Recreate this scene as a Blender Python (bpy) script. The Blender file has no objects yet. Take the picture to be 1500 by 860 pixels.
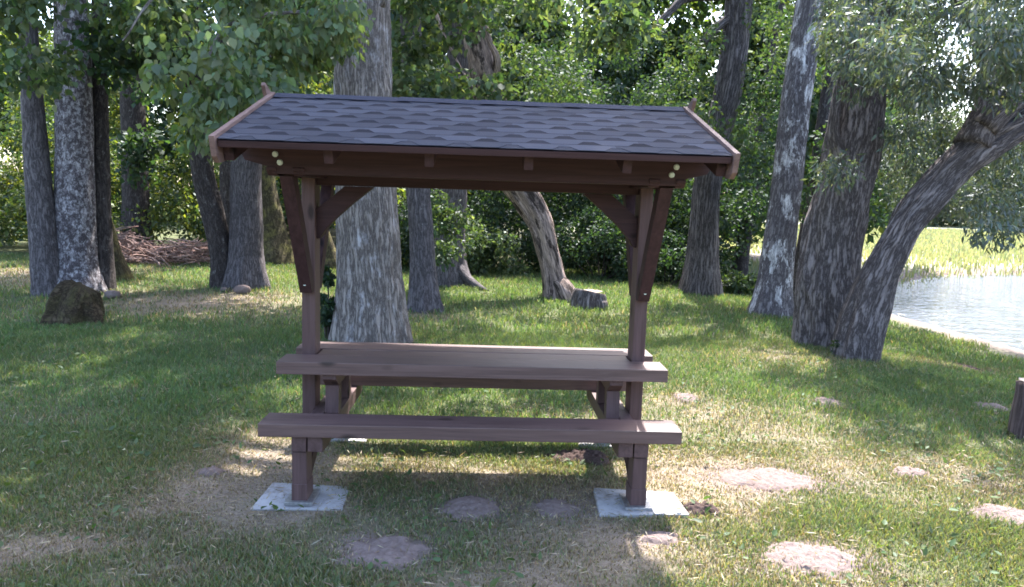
import bpy, bmesh, math, random
import numpy as np
from mathutils import Vector, Matrix

random.seed(11)
RNG = np.random.default_rng(11)
SC = bpy.context.scene
COL = SC.collection
rad = math.radians

# ------------------------------------------------------------------ camera
CAM = np.array([0.0434, -4.5951, 1.6779])
CR = np.array([0.9989513, -0.03417425, 0.03046986])
CU = np.array([-0.02591605, 0.12657508, 0.99161843])
CF = np.array([0.03774454, 0.99136818, -0.12555668])
FPX = 1102.14


def pd(px, py, d):
    """world point seen at photo pixel (px, py) at depth d"""
    return CAM + d * (CF + CR * (px - 750) / FPX - CU * (py - 430) / FPX)


def pg(px, py, z=0.0):
    """ground point seen at photo pixel"""
    v = CF + CR * (px - 750) / FPX - CU * (py - 430) / FPX
    t = (z - CAM[2]) / v[2]
    return CAM + t * v, t


cam_d = bpy.data.cameras.new('camera')
cam = bpy.data.objects.new('camera', cam_d)
COL.objects.link(cam)
M = Matrix(((CR[0], CU[0], -CF[0], CAM[0]), (CR[1], CU[1], -CF[1], CAM[1]), (CR[2], CU[2], -CF[2], CAM[2]), (0, 0, 0, 1)))
cam.matrix_world = M
cam_d.sensor_width = 36
cam_d.lens = FPX / 1500 * 36
cam_d.clip_end = 1500
SC.camera = cam

# ------------------------------------------------------------------ light
SUNV = np.array([0.20, 0.645, 1.0]); SUNV /= np.linalg.norm(SUNV)
EL = math.asin(SUNV[2]); AZ = math.atan2(SUNV[0], SUNV[1])
w = bpy.data.worlds.new('World'); SC.world = w; w.use_nodes = True
nt = w.node_tree; bg = nt.nodes['Background']
sky = nt.nodes.new('ShaderNodeTexSky'); sky.sky_type = 'NISHITA'; sky.sun_disc = False
sky.sun_elevation = EL; sky.sun_rotation = AZ
sky.air_density = 1.0; sky.dust_density = 2.5; sky.ozone_density = 1.0
nt.links.new(sky.outputs[0], bg.inputs[0]); bg.inputs[1].default_value = 0.15
sl = bpy.data.lights.new('sun', 'SUN'); sl.energy = 3.9; sl.angle = rad(0.53); sl.color = (1.0, 0.95, 0.90)
so = bpy.data.objects.new('sun', sl); COL.objects.link(so)
so.location = (6, 20, 30)
so.rotation_euler = Vector(-SUNV).to_track_quat('-Z', 'Y').to_euler()
SC.view_settings.view_transform = 'Standard'
SC.view_settings.look = 'None'
SC.view_settings.exposure = 2.52
SC.view_settings.gamma = 1.0
SC.render.engine = 'CYCLES'
cy = SC.cycles
cy.max_bounces = 6; cy.diffuse_bounces = 4; cy.glossy_bounces = 2; cy.transmission_bounces = 4; cy.transparent_max_bounces = 4
cy.caustics_reflective = False; cy.caustics_refractive = False
cy.sample_clamp_indirect = 6.0
cy.filter_width = 1.7
cy.use_denoising = True
try:
    cy.denoiser = 'OPENIMAGEDENOISE'
    cy.denoising_input_passes = 'RGB_ALBEDO_NORMAL'
except Exception:
    pass


# ------------------------------------------------------------------ noise
def _hash(i):
    i = (i.astype(np.int64) * 2654435761) & 0xFFFFFFFF
    i = (i ^ (i >> 15)) * 2246822519 & 0xFFFFFFFF
    i = (i ^ (i >> 13)) * 3266489917 & 0xFFFFFFFF
    return ((i ^ (i >> 16)) & 0xFFFFFF) / float(0xFFFFFF)


def vn(p):
    p = np.asarray(p, float)
    f = np.floor(p).astype(np.int64); t = p - f; t = t * t * (3 - 2 * t)
    out = 0
    for dx in (0, 1):
        for dy in (0, 1):
            for dz in (0, 1):
                h = _hash((f[:, 0] + dx) * 73856093 ^ (f[:, 1] + dy) * 19349663 ^ (f[:, 2] + dz) * 83492791)
                wt = (t[:, 0] if dx else 1 - t[:, 0]) * (t[:, 1] if dy else 1 - t[:, 1]) * (t[:, 2] if dz else 1 - t[:, 2])
                out = out + h * wt
    return out


def fbm(p, o=3):
    p = np.asarray(p, float); a = 0.5; s = 0; n = 0
    for k in range(o):
        s = s + a * vn(p * 2 ** k + 17.3 * k); n += a; a *= .5
    return s / n


def n2(x, y, f, seed=0.0, o=3):
    return fbm(np.stack([np.asarray(x) * f + seed, np.asarray(y) * f - seed, np.full(np.shape(x), seed * .7)], -1), o)


def sstep(a, b, x):
    t = np.clip((x - a) / (b - a), 0, 1); return t * t * (3 - 2 * t)


# ------------------------------------------------------------------ objects
def tag(o, label=None, cat=None, group=None, kind=None):
    if label: o['label'] = label
    if cat: o['category'] = cat
    if group: o['group'] = group
    if kind: o['kind'] = kind
    return o


def empty(name, loc=(0, 0, 0), label=None, cat=None, group=None):
    o = bpy.data.objects.new(name, None); COL.objects.link(o); o.location = loc
    o.empty_display_size = .2
    return tag(o, label, cat, group)


def link(name, me, mat, parent=None):
    o = bpy.data.objects.new(name, me); COL.objects.link(o)
    if mat is not None: me.materials.append(mat)
    if parent is not None: o.parent = parent
    return o


def npmesh(name, v, faces, attrs=None, smooth=False):
    """faces: list of (M,k) int arrays"""
    me = bpy.data.meshes.new(name)
    v = np.asarray(v, np.float32)
    me.vertices.add(len(v)); me.vertices.foreach_set('co', v.ravel())
    faces = [np.asarray(f, np.int32) for f in faces if len(f)]
    li = np.concatenate([f.ravel() for f in faces])
    tot = np.concatenate([np.full(len(f), f.shape[1], np.int32) for f in faces])
    st = np.concatenate([[0], np.cumsum(tot)[:-1]]).astype(np.int32)
    me.loops.add(len(li)); me.loops.foreach_set('vertex_index', li)
    me.polygons.add(len(tot)); me.polygons.foreach_set('loop_start', st)
    try:
        me.polygons.foreach_set('loop_total', tot)
    except Exception:
        pass
    if smooth:
        me.polygons.foreach_set('use_smooth', np.ones(len(tot), bool))
    for k, a in (attrs or {}).items():
        a = np.asarray(a, np.float32)
        if a.shape[1] == 4:
            t = me.attributes.new(k, 'FLOAT_COLOR', 'POINT'); t.data.foreach_set('color', a.ravel())
        else:
            t = me.attributes.new(k, 'FLOAT_VECTOR', 'POINT'); t.data.foreach_set('vector', a.ravel())
    me.update(calc_edges=True); me.validate()
    return me


# ------------------------------------------------------------------ materials
class NB:
    def __init__(s, name):
        s.m = bpy.data.materials.new(name); s.m.use_nodes = True
        s.t = s.m.node_tree; s.t.nodes.clear()
        s.out = s.n('ShaderNodeOutputMaterial')

    def n(s, typ, **kw):
        x = s.t.nodes.new(typ)
        for k, v in kw.items(): setattr(x, k, v)
        return x

    def l(s, a, b): s.t.links.new(a, b)

    def ramp(s, fac, stops):
        r = s.n('ShaderNodeValToRGB'); e = r.color_ramp.elements
        while len(e) < len(stops): e.new(.5)
        for i, (p, c) in enumerate(stops):
            e[i].position = p; e[i].color = (*c, 1) if len(c) == 3 else c
        s.l(fac, r.inputs[0]); return r.outputs[0]

    def noise(s, vec, scale, detail=4, rough=.6, dist=0):
        x = s.n('ShaderNodeTexNoise'); x.inputs['Scale'].default_value = scale
        x.inputs['Detail'].default_value = detail; x.inputs['Roughness'].default_value = rough
        x.inputs['Distortion'].default_value = dist
        if vec is not None: s.l(vec, x.inputs['Vector'])
        return x.outputs[0]

    def vor(s, vec, scale, feature='F1'):
        x = s.n('ShaderNodeTexVoronoi', feature=feature); x.inputs['Scale'].default_value = scale
        s.l(vec, x.inputs['Vector']); return x.outputs[0]

    def map(s, vec, scale=(1, 1, 1), loc=(0, 0, 0)):
        x = s.n('ShaderNodeMapping'); x.inputs['Scale'].default_value = scale; x.inputs['Location'].default_value = loc
        s.l(vec, x.inputs['Vector']); return x.outputs[0]

    def mix(s, fac, a, b, typ='MIX'):
        x = s.n('ShaderNodeMixRGB', blend_type=typ)
        for inp, v in ((x.inputs[0], fac), (x.inputs[1], a), (x.inputs[2], b)):
            if isinstance(v, (int, float)): inp.default_value = v
            elif isinstance(v, tuple): inp.default_value = (*v, 1) if len(v) == 3 else v
            else: s.l(v, inp)
        return x.outputs[0]

    def math(s, op, a, b=0.0):
        x = s.n('ShaderNodeMath', operation=op)
        for inp, v in ((x.inputs[0], a), (x.inputs[1], b)):
            if isinstance(v, (int, float)): inp.default_value = v
            else: s.l(v, inp)
        return x.outputs[0]

    def bump(s, h, strength=.5, dist=.01):
        x = s.n('ShaderNodeBump'); x.inputs['Strength'].default_value = strength; x.inputs['Distance'].default_value = dist
        s.l(h, x.inputs['Height']); return x.outputs[0]

    def prin(s, col, rough=.7, bump=None, spec=.3):
        p = s.n('ShaderNodeBsdfPrincipled')
        for k, v in (('Base Color', col), ('Roughness', rough), ('Specular IOR Level', spec)):
            if isinstance(v, (int, float)): p.inputs[k].default_value = v
            elif isinstance(v, tuple): p.inputs[k].default_value = (*v, 1)
            else: s.l(v, p.inputs[k])
        if bump is not None: s.l(bump, p.inputs['Normal'])
        s.l(p.outputs[0], s.out.inputs[0]); return p

    def co(s, which='Object'): return s.n('ShaderNodeTexCoord').outputs[which]

    def attr(s, name, o='Color'):
        x = s.n('ShaderNodeAttribute'); x.attribute_name = name; return x.outputs[o]


def wood_mat(name, axis, *cols, spec=.18, rough=.50):
    return _wood(name, axis, spec, rough, *cols)


def _wood(name, axis, spec, rough, dark=(.022, .011, .013), light=(.070, .036, .039)):
    b = NB(name)
    c = b.co()
    sc = [34, 34, 34]; sc[axis] = 1.6
    v = b.map(c, tuple(sc))
    g = b.noise(v, 1.0, 6, .65, .6)
    big = b.noise(c, 2.2, 3)
    col = b.ramp(g, [(.28, dark), (.50, tuple((x + y) / 2 for x, y in zip(dark, light))), (.74, light)])
    col = b.mix(b.math('MULTIPLY', big, .38), col, (.040, .021, .021))
    kn = [6, 6, 6]; kn[axis] = 2.6
    kv = b.vor(b.map(c, tuple(kn), (2, 5, 9)), 1.0)
    col = b.mix(b.ramp(kv, [(.07, (1, 1, 1)), (.16, (0, 0, 0))]), col, tuple(.45 * q for q in dark))
    # scuffs and dust that take the stain off
    sc2 = [9, 9, 9]; sc2[axis] = 2.0
    d = b.noise(b.map(c, tuple(sc2), (3, 1, 7)), 1.0, 8, .75)
    dm = b.ramp(d, [(.60, (0, 0, 0)), (.74, (1, 1, 1))])
    col = b.mix(b.math('MULTIPLY', dm, .28), col, tuple(min(.24, 1.7 * q) for q in light))
    ro = b.math('ADD', b.math('MULTIPLY', g, .25), rough)
    b.prin(col, ro, b.bump(g, .25, .004), spec)
    return b.m


WOOD = {0: wood_mat('shaded_wood_x', 0), 1: wood_mat('shaded_wood_y', 1), 2: wood_mat('shaded_wood_z', 2)}  # under-roof shade darkened into this stain; posts and beams get lighter copies
WPLANK = wood_mat('worn_plank', 0, (.074, .041, .039), (.185, .114, .104), spec=.5, rough=.36)
WPOST = wood_mat('unshaded_post', 2, (.068, .038, .037), (.155, .093, .090), spec=.3, rough=.45)  # lighter copy of the stain; only WOOD carries the painted-in shade
WBEAM = wood_mat('unshaded_beam', 1, (.064, .036, .035), (.15, .090, .087), spec=.3, rough=.45)  # beams as the posts: lit copy beside the shade-darkened WOOD
WTRIM = {0: wood_mat('trim_wood_x', 0, (.08, .046, .042), (.17, .105, .098)), 1: wood_mat('trim_wood_y', 1, (.11, .067, .060), (.25, .165, .150))}


def metal_mat():
    b = NB('galvanised_steel'); c = b.co()
    n = b.noise(c, 60, 3)
    p = b.prin(b.ramp(n, [(.3, (.30, .31, .33)), (.7, (.5, .5, .52))]), .42)
    p.inputs['Metallic'].default_value = .85
    return b.m


METAL = metal_mat()


def cap_mat():
    b = NB('pale_bolt_cap'); b.prin((.62, .68, .62), .4); return b.m


CAPM = cap_mat()


def shingle_mat():
    b = NB('bitumen_shingle'); c = b.co()
    gr = b.noise(c, 420, 2, .8)
    bl = b.noise(c, 3.2, 4)
    base = b.attr('col')
    col = b.mix(b.math('MULTIPLY', gr, .55), base, (.018, .019, .028))
    col = b.mix(b.math('MULTIPLY', bl, .18), col, (.05, .053, .076))
    # specks of litter and pale grit
    sp = b.vor(c, 26)
    m = b.ramp(sp, [(.035, (1, 1, 1)), (.06, (0, 0, 0))])
    lit = b.noise(c, 7, 2)
    m = b.mix(1.0, m, b.ramp(lit, [(.56, (0, 0, 0)), (.60, (1, 1, 1))]), 'MULTIPLY')
    col = b.mix(m, col, (.20, .19, .17))
    b.prin(col, .9, b.bump(gr, .6, .002), .08)
    return b.m


SHING = shingle_mat()


def concrete_mat():
    b = NB('concrete'); c = b.co()
    n = b.noise(c, 9, 8, .7); f = b.noise(c, 90, 3)
    col = b.ramp(n, [(.3, (.30, .295, .30)), (.6, (.44, .43, .44)), (.8, (.54, .53, .53))])
    col = b.mix(b.math('MULTIPLY', f, .3), col, (.24, .23, .22))
    g = b.noise(c, 5, 6, .7)
    col = b.mix(b.ramp(g, [(.52, (0, 0, 0)), (.66, (.75, .75, .75))]), col, (.16, .125, .11))
    b.prin(col, .9, b.bump(f, .4, .003), .2)
    return b.m


CONC = concrete_mat()


def bark_mat(name, dark, light, fs=26, stretch=.16, patch=None, pscale=6, plim=(.55, .62), moss=None, mossh=.5, pstretch=1.0, bumpd=.02, spots=None):
    b = NB(name); c = b.attr('bco', 'Vector')
    wob = b.n('ShaderNodeTexNoise'); wob.inputs['Scale'].default_value = 3; wob.inputs['Detail'].default_value = 3
    b.l(c, wob.inputs['Vector'])
    cc = b.n('ShaderNodeVectorMath', operation='MULTIPLY_ADD')
    b.l(wob.outputs['Color'], cc.inputs[0]); cc.inputs[1].default_value = (.05, .05, .05); b.l(c, cc.inputs[2])
    v = b.map(cc.outputs[0], (1, 1, stretch))
    f1 = b.noise(v, fs * .8, 6, .68, .1)
    rdg = b.math('ABSOLUTE', b.math('SUBTRACT', f1, .5))
    f2 = b.ramp(rdg, [(.0, (0, 0, 0)), (.04, (.4, .4, .4)), (.11, (1, 1, 1))])
    fl = b.noise(b.map(cc.outputs[0], (1, 1, stretch * 1.8), (3, 3, 3)), fs * 1.9, 6, .75)
    h = b.mix(.62, f2, fl)
    col = b.ramp(h, [(.24, tuple(.55 * x for x in dark)), (.40, dark), (.56, tuple(.5 * x + .5 * y for x, y in zip(dark, light))), (.78, light)])
    lo = b.noise(c, 1.7, 4)
    col = b.mix(b.math('MULTIPLY', b.ramp(lo, [(.35, (0, 0, 0)), (.7, (1, 1, 1))]), .40), col, tuple(.55 * x for x in dark))
    fine = b.noise(c, 55, 4, .7)
    col = b.mix(b.math('MULTIPLY', fine, .30), col, tuple(1.2 * x for x in light))
    if patch:
        pv = b.map(c, (1, 1, pstretch), (5, 2, 1))
        pn = b.noise(pv, pscale, 7, .72, .25)
        pm = b.ramp(pn, [(plim[0], (0, 0, 0)), (plim[1], (1, 1, 1))])
        pm = b.mix(.7, pm, b.mix(1, pm, f2, 'MULTIPLY'))
        col = b.mix(pm, col, patch)
    if spots:
        sn = b.noise(b.map(c, (1, 1, 2.4), (8, 3, 2)), 4.6, 4, .6, .3)
        zz = b.n('ShaderNodeSeparateXYZ'); b.l(c, zz.inputs[0])
        hz = b.ramp(b.math('DIVIDE', zz.outputs[2], 2.4), [(.1, (1, 1, 1)), (.62, (1, 1, 1)), (.85, (0, 0, 0))])
        sm = b.ramp(sn, [(.50, (0, 0, 0)), (.54, (1, 1, 1))])
        col = b.mix(b.math('MULTIPLY', b.mix(1, sm, hz, 'MULTIPLY'), .85), col, spots)
    if moss:
        sx = b.n('ShaderNodeSeparateXYZ'); b.l(c, sx.inputs[0])
        hh = b.math('SUBTRACT', 1.0, b.math('DIVIDE', sx.outputs[2], mossh))
        mn = b.math('ADD', b.math('MULTIPLY', hh, .45), b.noise(c, 5, 5))
        mm = b.ramp(mn, [(.62, (0, 0, 0)), (.78, (1, 1, 1))])
        col = b.mix(b.math('MULTIPLY', mm, .8), col, moss)
    b.prin(col, .9, b.bump(h, .9, bumpd), .15)
    return b.m


BARK = dict(
    linden=bark_mat('bark_linden', (.060, .048, .045), (.36, .315, .292), 34, .11, (.42, .40, .42), 9, (.54, .66), (.085, .066, .036), 1.5, .4, spots=(.045, .034, .026)),
    lichen=bark_mat('bark_lichen', (.045, .038, .042), (.20, .175, .195), 30, .30, (.44, .42, .45), 19, (.48, .56), (.06, .055, .02), .5, .7),
    dark=bark_mat('bark_dark', (.024, .020, .020), (.105, .088, .086), 26, .2, (.20, .19, .19), 9, (.58, .66), (.045, .045, .018), .5),
    grey=bark_mat('bark_grey', (.042, .036, .040), (.20, .178, .188), 36, .12, (.26, .25, .255), 10, (.58, .70), (.06, .055, .022), .5),
    oak=bark_mat('bark_oak', (.020, .016, .018), (.27, .235, .24), 26, .085, None, 6, (.5, .6), (.04, .04, .02), .4, 1, .05),
    birch=bark_mat('bark_birch', (.050, .042, .048), (.28, .255, .27), 26, .20, (.70, .68, .71), 5.5, (.535, .58), (.05, .045, .02), .4, .40),
    willow=bark_mat('bark_willow', (.036, .028, .029), (.36, .31, .31), 27, .12, None, 6, (.5, .6), (.05, .05, .02), .3, 1, .06),
    moss=bark_mat('bark_mossy', (.03, .026, .016), (.12, .10, .06), 24, .2, (.19, .17, .06), 5, (.48, .62), (.07, .07, .02), 1.2),
    deadwood=bark_mat('bark_torn', (.028, .020, .018), (.13, .10, .09), 20, .09, (.50, .38, .33), 7, (.44, .50), (.05, .05, .02), .4, .22, .05),
)


def leaf_mat(name, trans=.45, gloss=.06, rough=.45):
    b = NB(name)
    c = b.attr('col')
    d = b.n('ShaderNodeBsdfDiffuse'); b.l(c, d.inputs[0])
    t = b.n('ShaderNodeBsdfTranslucent')
    b.l(b.mix(1.0, c, (1.35, 1.40, .60), 'MULTIPLY'), t.inputs[0])
    m = b.n('ShaderNodeMixShader'); m.inputs[0].default_value = trans
    b.l(d.outputs[0], m.inputs[1]); b.l(t.outputs[0], m.inputs[2])
    g = b.n('ShaderNodeBsdfGlossy'); g.inputs['Roughness'].default_value = rough; g.inputs[0].default_value = (.9, .95, 1, 1)
    m2 = b.n('ShaderNodeMixShader'); m2.inputs[0].default_value = gloss
    b.l(m.outputs[0], m2.inputs[1]); b.l(g.outputs[0], m2.inputs[2])
    b.l(m2.outputs[0], b.out.inputs[0])
    return b.m


LEAF = leaf_mat('leaf', .45, .03, .55)
WLEAF = leaf_mat('willow_leaf', .35, .06, .5)
GRASSM = leaf_mat('grass_blade', .38, .025, .6)


def soil_mat(name, a, bcol, c3):
    b = NB(name); c = b.co()
    n = b.noise(c, 30, 6, .75); f = b.noise(c, 130, 3, .7)
    col = b.ramp(n, [(.3, a), (.52, bcol), (.75, c3)])
    col = b.mix(b.math('MULTIPLY', f, .35), col, a)
    h = b.mix(.5, n, f)
    b.prin(col, .95, b.bump(h, .9, .012), .1)
    return b.m


SOIL = soil_mat('dry_sandy_soil', (.125, .094, .086), (.205, .157, .145), (.27, .212, .198))
DSOIL = soil_mat('dark_dug_soil', (.045, .030, .027), (.085, .058, .052), (.13, .095, .085))


# ------------------------------------------------------------------ ground
SHORE = [(10.1, -30), (9.6, 0), (9.25, 6), (9.2, 9.1), (9.04, 10.4), (9.15, 11.6), (10.1, 13.3), (12.5, 16.6), (15.1, 19.2), (19, 20.8), (40, 24), (70, 20), (70, -30)]


def in_lake(x, y):
    """signed distance to the lake outline, negative inside"""
    x = np.asarray(x, float); y = np.asarray(y, float)
    dist = np.full(x.shape, 1e9); ins = np.zeros(x.shape, bool)
    n = len(SHORE)
    for i in range(n):
        x0, y0 = SHORE[i]; x1, y1 = SHORE[(i + 1) % n]
        ex, ey = x1 - x0, y1 - y0
        t = np.clip(((x - x0) * ex + (y - y0) * ey) / (ex * ex + ey * ey), 0, 1)
        dist = np.minimum(dist, np.hypot(x - x0 - t * ex, y - y0 - t * ey))
        c = ((y0 > y) != (y1 > y)) & (x < ex * (y - y0) / (ey if ey else 1e-9) + x0)
        ins ^= c
    return np.where(ins, -dist, dist)


LAKEZ = -.45


def ground_z(x, y):
    x = np.asarray(x, float); y = np.asarray(y, float)
    s = in_lake(x, y)
    lawn = (n2(x, y, .35, 3.1) - .5) * .10 * sstep(1.2, 3.5, np.hypot(x, y)) + (n2(x, y, 2.3, 5.2) - .5) * .03
    far = -.30 + .05 * n2(x, y, .3, 9)
    lawn = lawn - .34 * sstep(6.0, 1.2, s)
    t = sstep(8.0, 9.6, x) * sstep(9, 12.5, y)
    t = np.maximum(t, sstep(15, 21, y) * sstep(3, 8, x))
    z = lawn * (1 - t) + far * t
    shore = sstep(-.9, 1.5, s)
    return np.where(s > 1.5, z, (LAKEZ - .22) * (1 - shore) + z * shore)


def gz(x, y): return float(ground_z(np.array([x]), np.array([y]))[0])


# bare / dry patches of the lawn: (px, py, rx m, ry m, strength)
DRY = [(1030, 690, .65, .5, .95), (1100, 620, .8, .7, .55), (1015, 600, .45, .8, .7), (400, 660, .45, .5, .85), (240, 730, .55, .42, .8), (330, 760, .5, .3, .85), (120, 800, .5, .22, .75), (250, 830, .45, .2, .55),
       (690, 690, 1.0, .2, .55), (1200, 690, 1.0, .4, .55), (1350, 700, .9, .4, .5), (960, 800, .35, .3, .65), (1180, 850, .6, .3, .55), (290, 440, 1.6, 1.3, .95), (60, 400, 1.8, 2.0, .8), (1180, 525, 1.1, .5, .5), (1380, 515, .9, .4, .55),
       (640, 460, .5, .4, .5), (700, 855, .3, .15, .5), (880, 700, .3, .25, .6), (560, 780, .4, .25, .35), (900, 600, .8, .3, .45), (500, 740, .35, .2, .5), (230, 690, .35, .25, .5)]
DRYW = [(pg(a, b)[0][0], pg(a, b)[0][1], rx, ry, s) for a, b, rx, ry, s in DRY]
MOLE = [(572, 803, 68, 23, 'broad pale molehill of sandy soil in front of the bench, nearest to the viewer'),
        (690, 739, 50, 17, 'low sandy molehill in the shade beneath the front bench, beside a ragged smaller one'),
        (812, 739, 38, 15, 'ragged sandy molehill between the shaded mound and the right concrete slab'),
        (1192, 813, 80, 27, 'large sunlit pinkish molehill in the grass right of the picnic table, bottom right'),
        (1132, 700, 90, 18, 'long spread-out molehill of grey sand to the right of the bench end'),
        (968, 783, 38, 11, 'thin smear of pinkish sand just in front of the right concrete slab'),
        (1468, 757, 52, 17, 'sandy molehill cut by the right edge of the photo below the wooden post stump'),
        (1212, 590, 22, 6, 'tiny sandy molehill in the grass midway between willow and long sandy mound'),
        (1004, 581, 20, 7, 'little grey molehill just behind the right end of the table'),
        (1458, 590, 26, 9, 'small grey rounded molehill beside the wooden post stump'),
        (310, 687, 22, 7, 'small pinkish scrape of sand in the lawn left of the bench'),
        (1335, 694, 28, 7, 'faint flat molehill half grown over on the right lawn'),
        (1425, 517, 16, 9, 'dark earthy molehill in the grass between the willow and the lake')]
MOLEW = []
for a, b, rx, ry, lab in MOLE:
    p, t = pg(a, b); MOLEW.append((p[0], p[1], rx * t / FPX, ry * t / FPX * t / 1.68 * .95, lab))
SLABS = [(-.93, -.53, .235, .16), (.945, -.55, .24, .17), (-.93, .56, .21, .13), (.945, .56, .21, .13)]


def dryness(x, y):
    d = np.zeros(np.shape(x))
    wx = x + (n2(x, y, 1.7, 2.2) - .5) * .7; wy = y + (n2(x, y, 1.7, 7.7) - .5) * .5
    for a, b, rx, ry, s in DRYW:
        d = np.maximum(d, s * np.exp(-(((wx - a) / rx) ** 2 + ((wy - b) / ry) ** 2)))
    nz = n2(x, y, 1.1, 4.4, 4)
    d = d + .68 * sstep(.36, .68, nz) * (.14 + .86 * sstep(1.2, -.5, y))
    return np.clip(d * (.55 + .9 * n2(x, y, 5, 1.5)), 0, 1)


def bare(x, y):
    """1 where molehills, slabs or litter cover the grass"""
    d = np.zeros(np.shape(x))
    j = (n2(x, y, 9, 6.1) - .5) * .7
    for a, b, rx, ry, _ in MOLEW:
        q = np.sqrt(((x - a) / rx) ** 2 + ((y - b) / ry) ** 2) + j
        d = np.maximum(d, sstep(1.06, .60, q))
    for a, b, hx, hy in SLABS:
        d = np.maximum(d, ((np.abs(x - a) < hx - .05 * n2(x, y, 14, 2.)) & (np.abs(y - b) < hy - .07 * n2(x, y, 12, 5.))).astype(float))
    return d


def build_ground():
    def axis(lo, hi, near0, near1, step, n):
        a = np.arange(near0, near1 + 1e-6, step)
        l = near0 - np.geomspace(step, near0 - lo, n)[::-1]; h = near1 + np.geomspace(step, hi - near1, n)
        return np.concatenate([l, a, h])
    X = axis(-160, 260, -8, 12, .07, 45); Y = axis(-40, 420, -3.5, 14, .07, 60)
    gx, gy = np.meshgrid(X, Y); x = gx.ravel(); y = gy.ravel()
    z = ground_z(x, y) - .02
    nx, ny = len(X), len(Y)
    i = np.arange(nx * ny).reshape(ny, nx)
    f = np.stack([i[:-1, :-1], i[:-1, 1:], i[1:, 1:], i[1:, :-1]], -1).reshape(-1, 4)
    d = dryness(x, y); s = in_lake(x, y)
    green = np.array([.092, .105, .050]); dry = np.array([.25, .20, .155]); sand = np.array([.18, .145, .13]); mead = np.array([.25, .25, .175])
    c = green[None] * (1 - d[:, None]) + dry[None] * d[:, None]
    t = np.maximum(sstep(9.2, 10.5, x) * sstep(11, 13, y), sstep(15, 19, y) * sstep(3, 6, x))[:, None]
    c = c * (1 - t) + mead * t
    beach = (sstep(1.9, 1.2, s) * sstep(-2, -.2, s))[:, None]
    # the sandy path behind the birch
    pth = (np.exp(-((y - 23 - .1 * x) / 2.2) ** 2) * sstep(4, 7, x) * sstep(17, 13, x))[:, None]
    c = c * (1 - np.maximum(beach, pth)) + sand * np.maximum(beach, pth)
    litter = (sstep(10, 13.5, y) * sstep(2.5, 0, np.abs(x) - 8) * (x < 4))[:, None] * .7
    c = c * (1 - litter) + np.array([.045, .04, .022]) * litter
    for a_, b_, rx_, ry_, _ in MOLEW:
        q = np.sqrt(((x - a_) / rx_) ** 2 + ((y - b_) / ry_) ** 2) + (n2(x, y, 7, 3.7) - .5) * 1.2
        k_ = (sstep(1.7, .9, q) * .75)[:, None]
        c = c * (1 - k_) + np.array([.19, .148, .142]) * k_
    c = c * (.75 + .5 * n2(x, y, 6, 3.3))[:, None]
    me = npmesh('ground', np.stack([x, y, z], -1), [f], {'col': np.concatenate([c, np.ones((len(c), 1))], 1)}, True)
    b = NB('lawn_soil'); co = b.co()
    n = b.noise(co, 45, 6, .75)
    col = b.mix(1.0, b.attr('col'), b.ramp(n, [(.25, (.45, .45, .45)), (.75, (1.5, 1.5, 1.5))]), 'MULTIPLY')
    b.prin(col, .95, b.bump(n, .8, .02), .1)
    o = link('ground', me, b.m); tag(o, 'mown lakeside lawn with dry worn patches', 'ground', kind='structure')


build_ground()


def build_water():
    X = np.array([6., 90.]); Y = np.array([-35., 60.])
    v = [(6, -35, LAKEZ), (90, -35, LAKEZ), (90, 30, LAKEZ), (6, 30, LAKEZ)]
    me = npmesh('lake_water', v, [[(0, 1, 2, 3)]])
    b = NB('lake_water'); co = b.co()
    v1 = b.map(co, (1.0, 1.8, 1))
    a = b.noise(v1, 1.6, 3, .6, .5); c = b.noise(v1, 4.5, 3, .6)
    h = b.mix(.3, a, c)
    p = b.prin((.06, .07, .085), .08, b.bump(h, 1.0, .22), .5)
    p.inputs['IOR'].default_value = 1.33
    o = link('lake_water', me, b.m); tag(o, 'rippled lake bay reflecting the bright sky', 'water', kind='structure')


build_water()


# ------------------------------------------------------------------ leaves / blades
def jitter_col(base, n, var=.25, hue=.12):
    base = np.atleast_2d(np.array(base, float))
    pick = base[RNG.integers(0, len(base), n)]
    k = RNG.uniform(1 - var, 1 + var, (n, 1))
    c = pick * k
    c[:, 0] *= RNG.uniform(1 - hue, 1 + hue * 1.5, n)
    c[:, 2] *= RNG.uniform(1 - hue, 1 + hue, n)
    return np.concatenate([np.clip(c, 0, .9), np.ones((n, 1))], 1)


def unit(v): return v / np.maximum(np.linalg.norm(v, axis=1, keepdims=True), 1e-9)


def leaves_mesh(name, P, tip, nrm, L, wr, cols, shape='ovate', fold=.18):
    n = len(P)
    tip = unit(tip); side = unit(np.cross(nrm, tip)); nn = np.cross(tip, side)
    L = L[:, None]; W = L * wr * .5
    if shape == 'ovate':
        b = P; r1 = P + tip * L * .28 + side * W * .95 + nn * W * fold; r2 = P + tip * L * .62 + side * W * .75 + nn * W * fold
        t = P + tip * L - nn * L * .06
        l1 = P + tip * L * .28 - side * W * .95 + nn * W * fold; l2 = P + tip * L * .62 - side * W * .75 + nn * W * fold
        V = np.stack([b, r1, r2, t, l2, l1], 1).reshape(-1, 3)
        i = np.arange(n)[:, None] * 6
        F = [np.concatenate([i + np.array([0, 1, 2, 3]), i + np.array([0, 3, 4, 5])], 0)]
        k = 6
    else:
        b = P; r = P + tip * L * .42 + side * W + nn * W * fold; t = P + tip * L; l = P + tip * L * .42 - side * W + nn * W * fold
        V = np.stack([b, r, t, l], 1).reshape(-1, 3)
        i = np.arange(n)[:, None] * 4
        F = [np.concatenate([i + np.array([0, 1, 2]), i + np.array([0, 2, 3])], 0)]
        k = 4
    return npmesh(name, V, F, {'col': np.repeat(cols, k, 0)})


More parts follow.
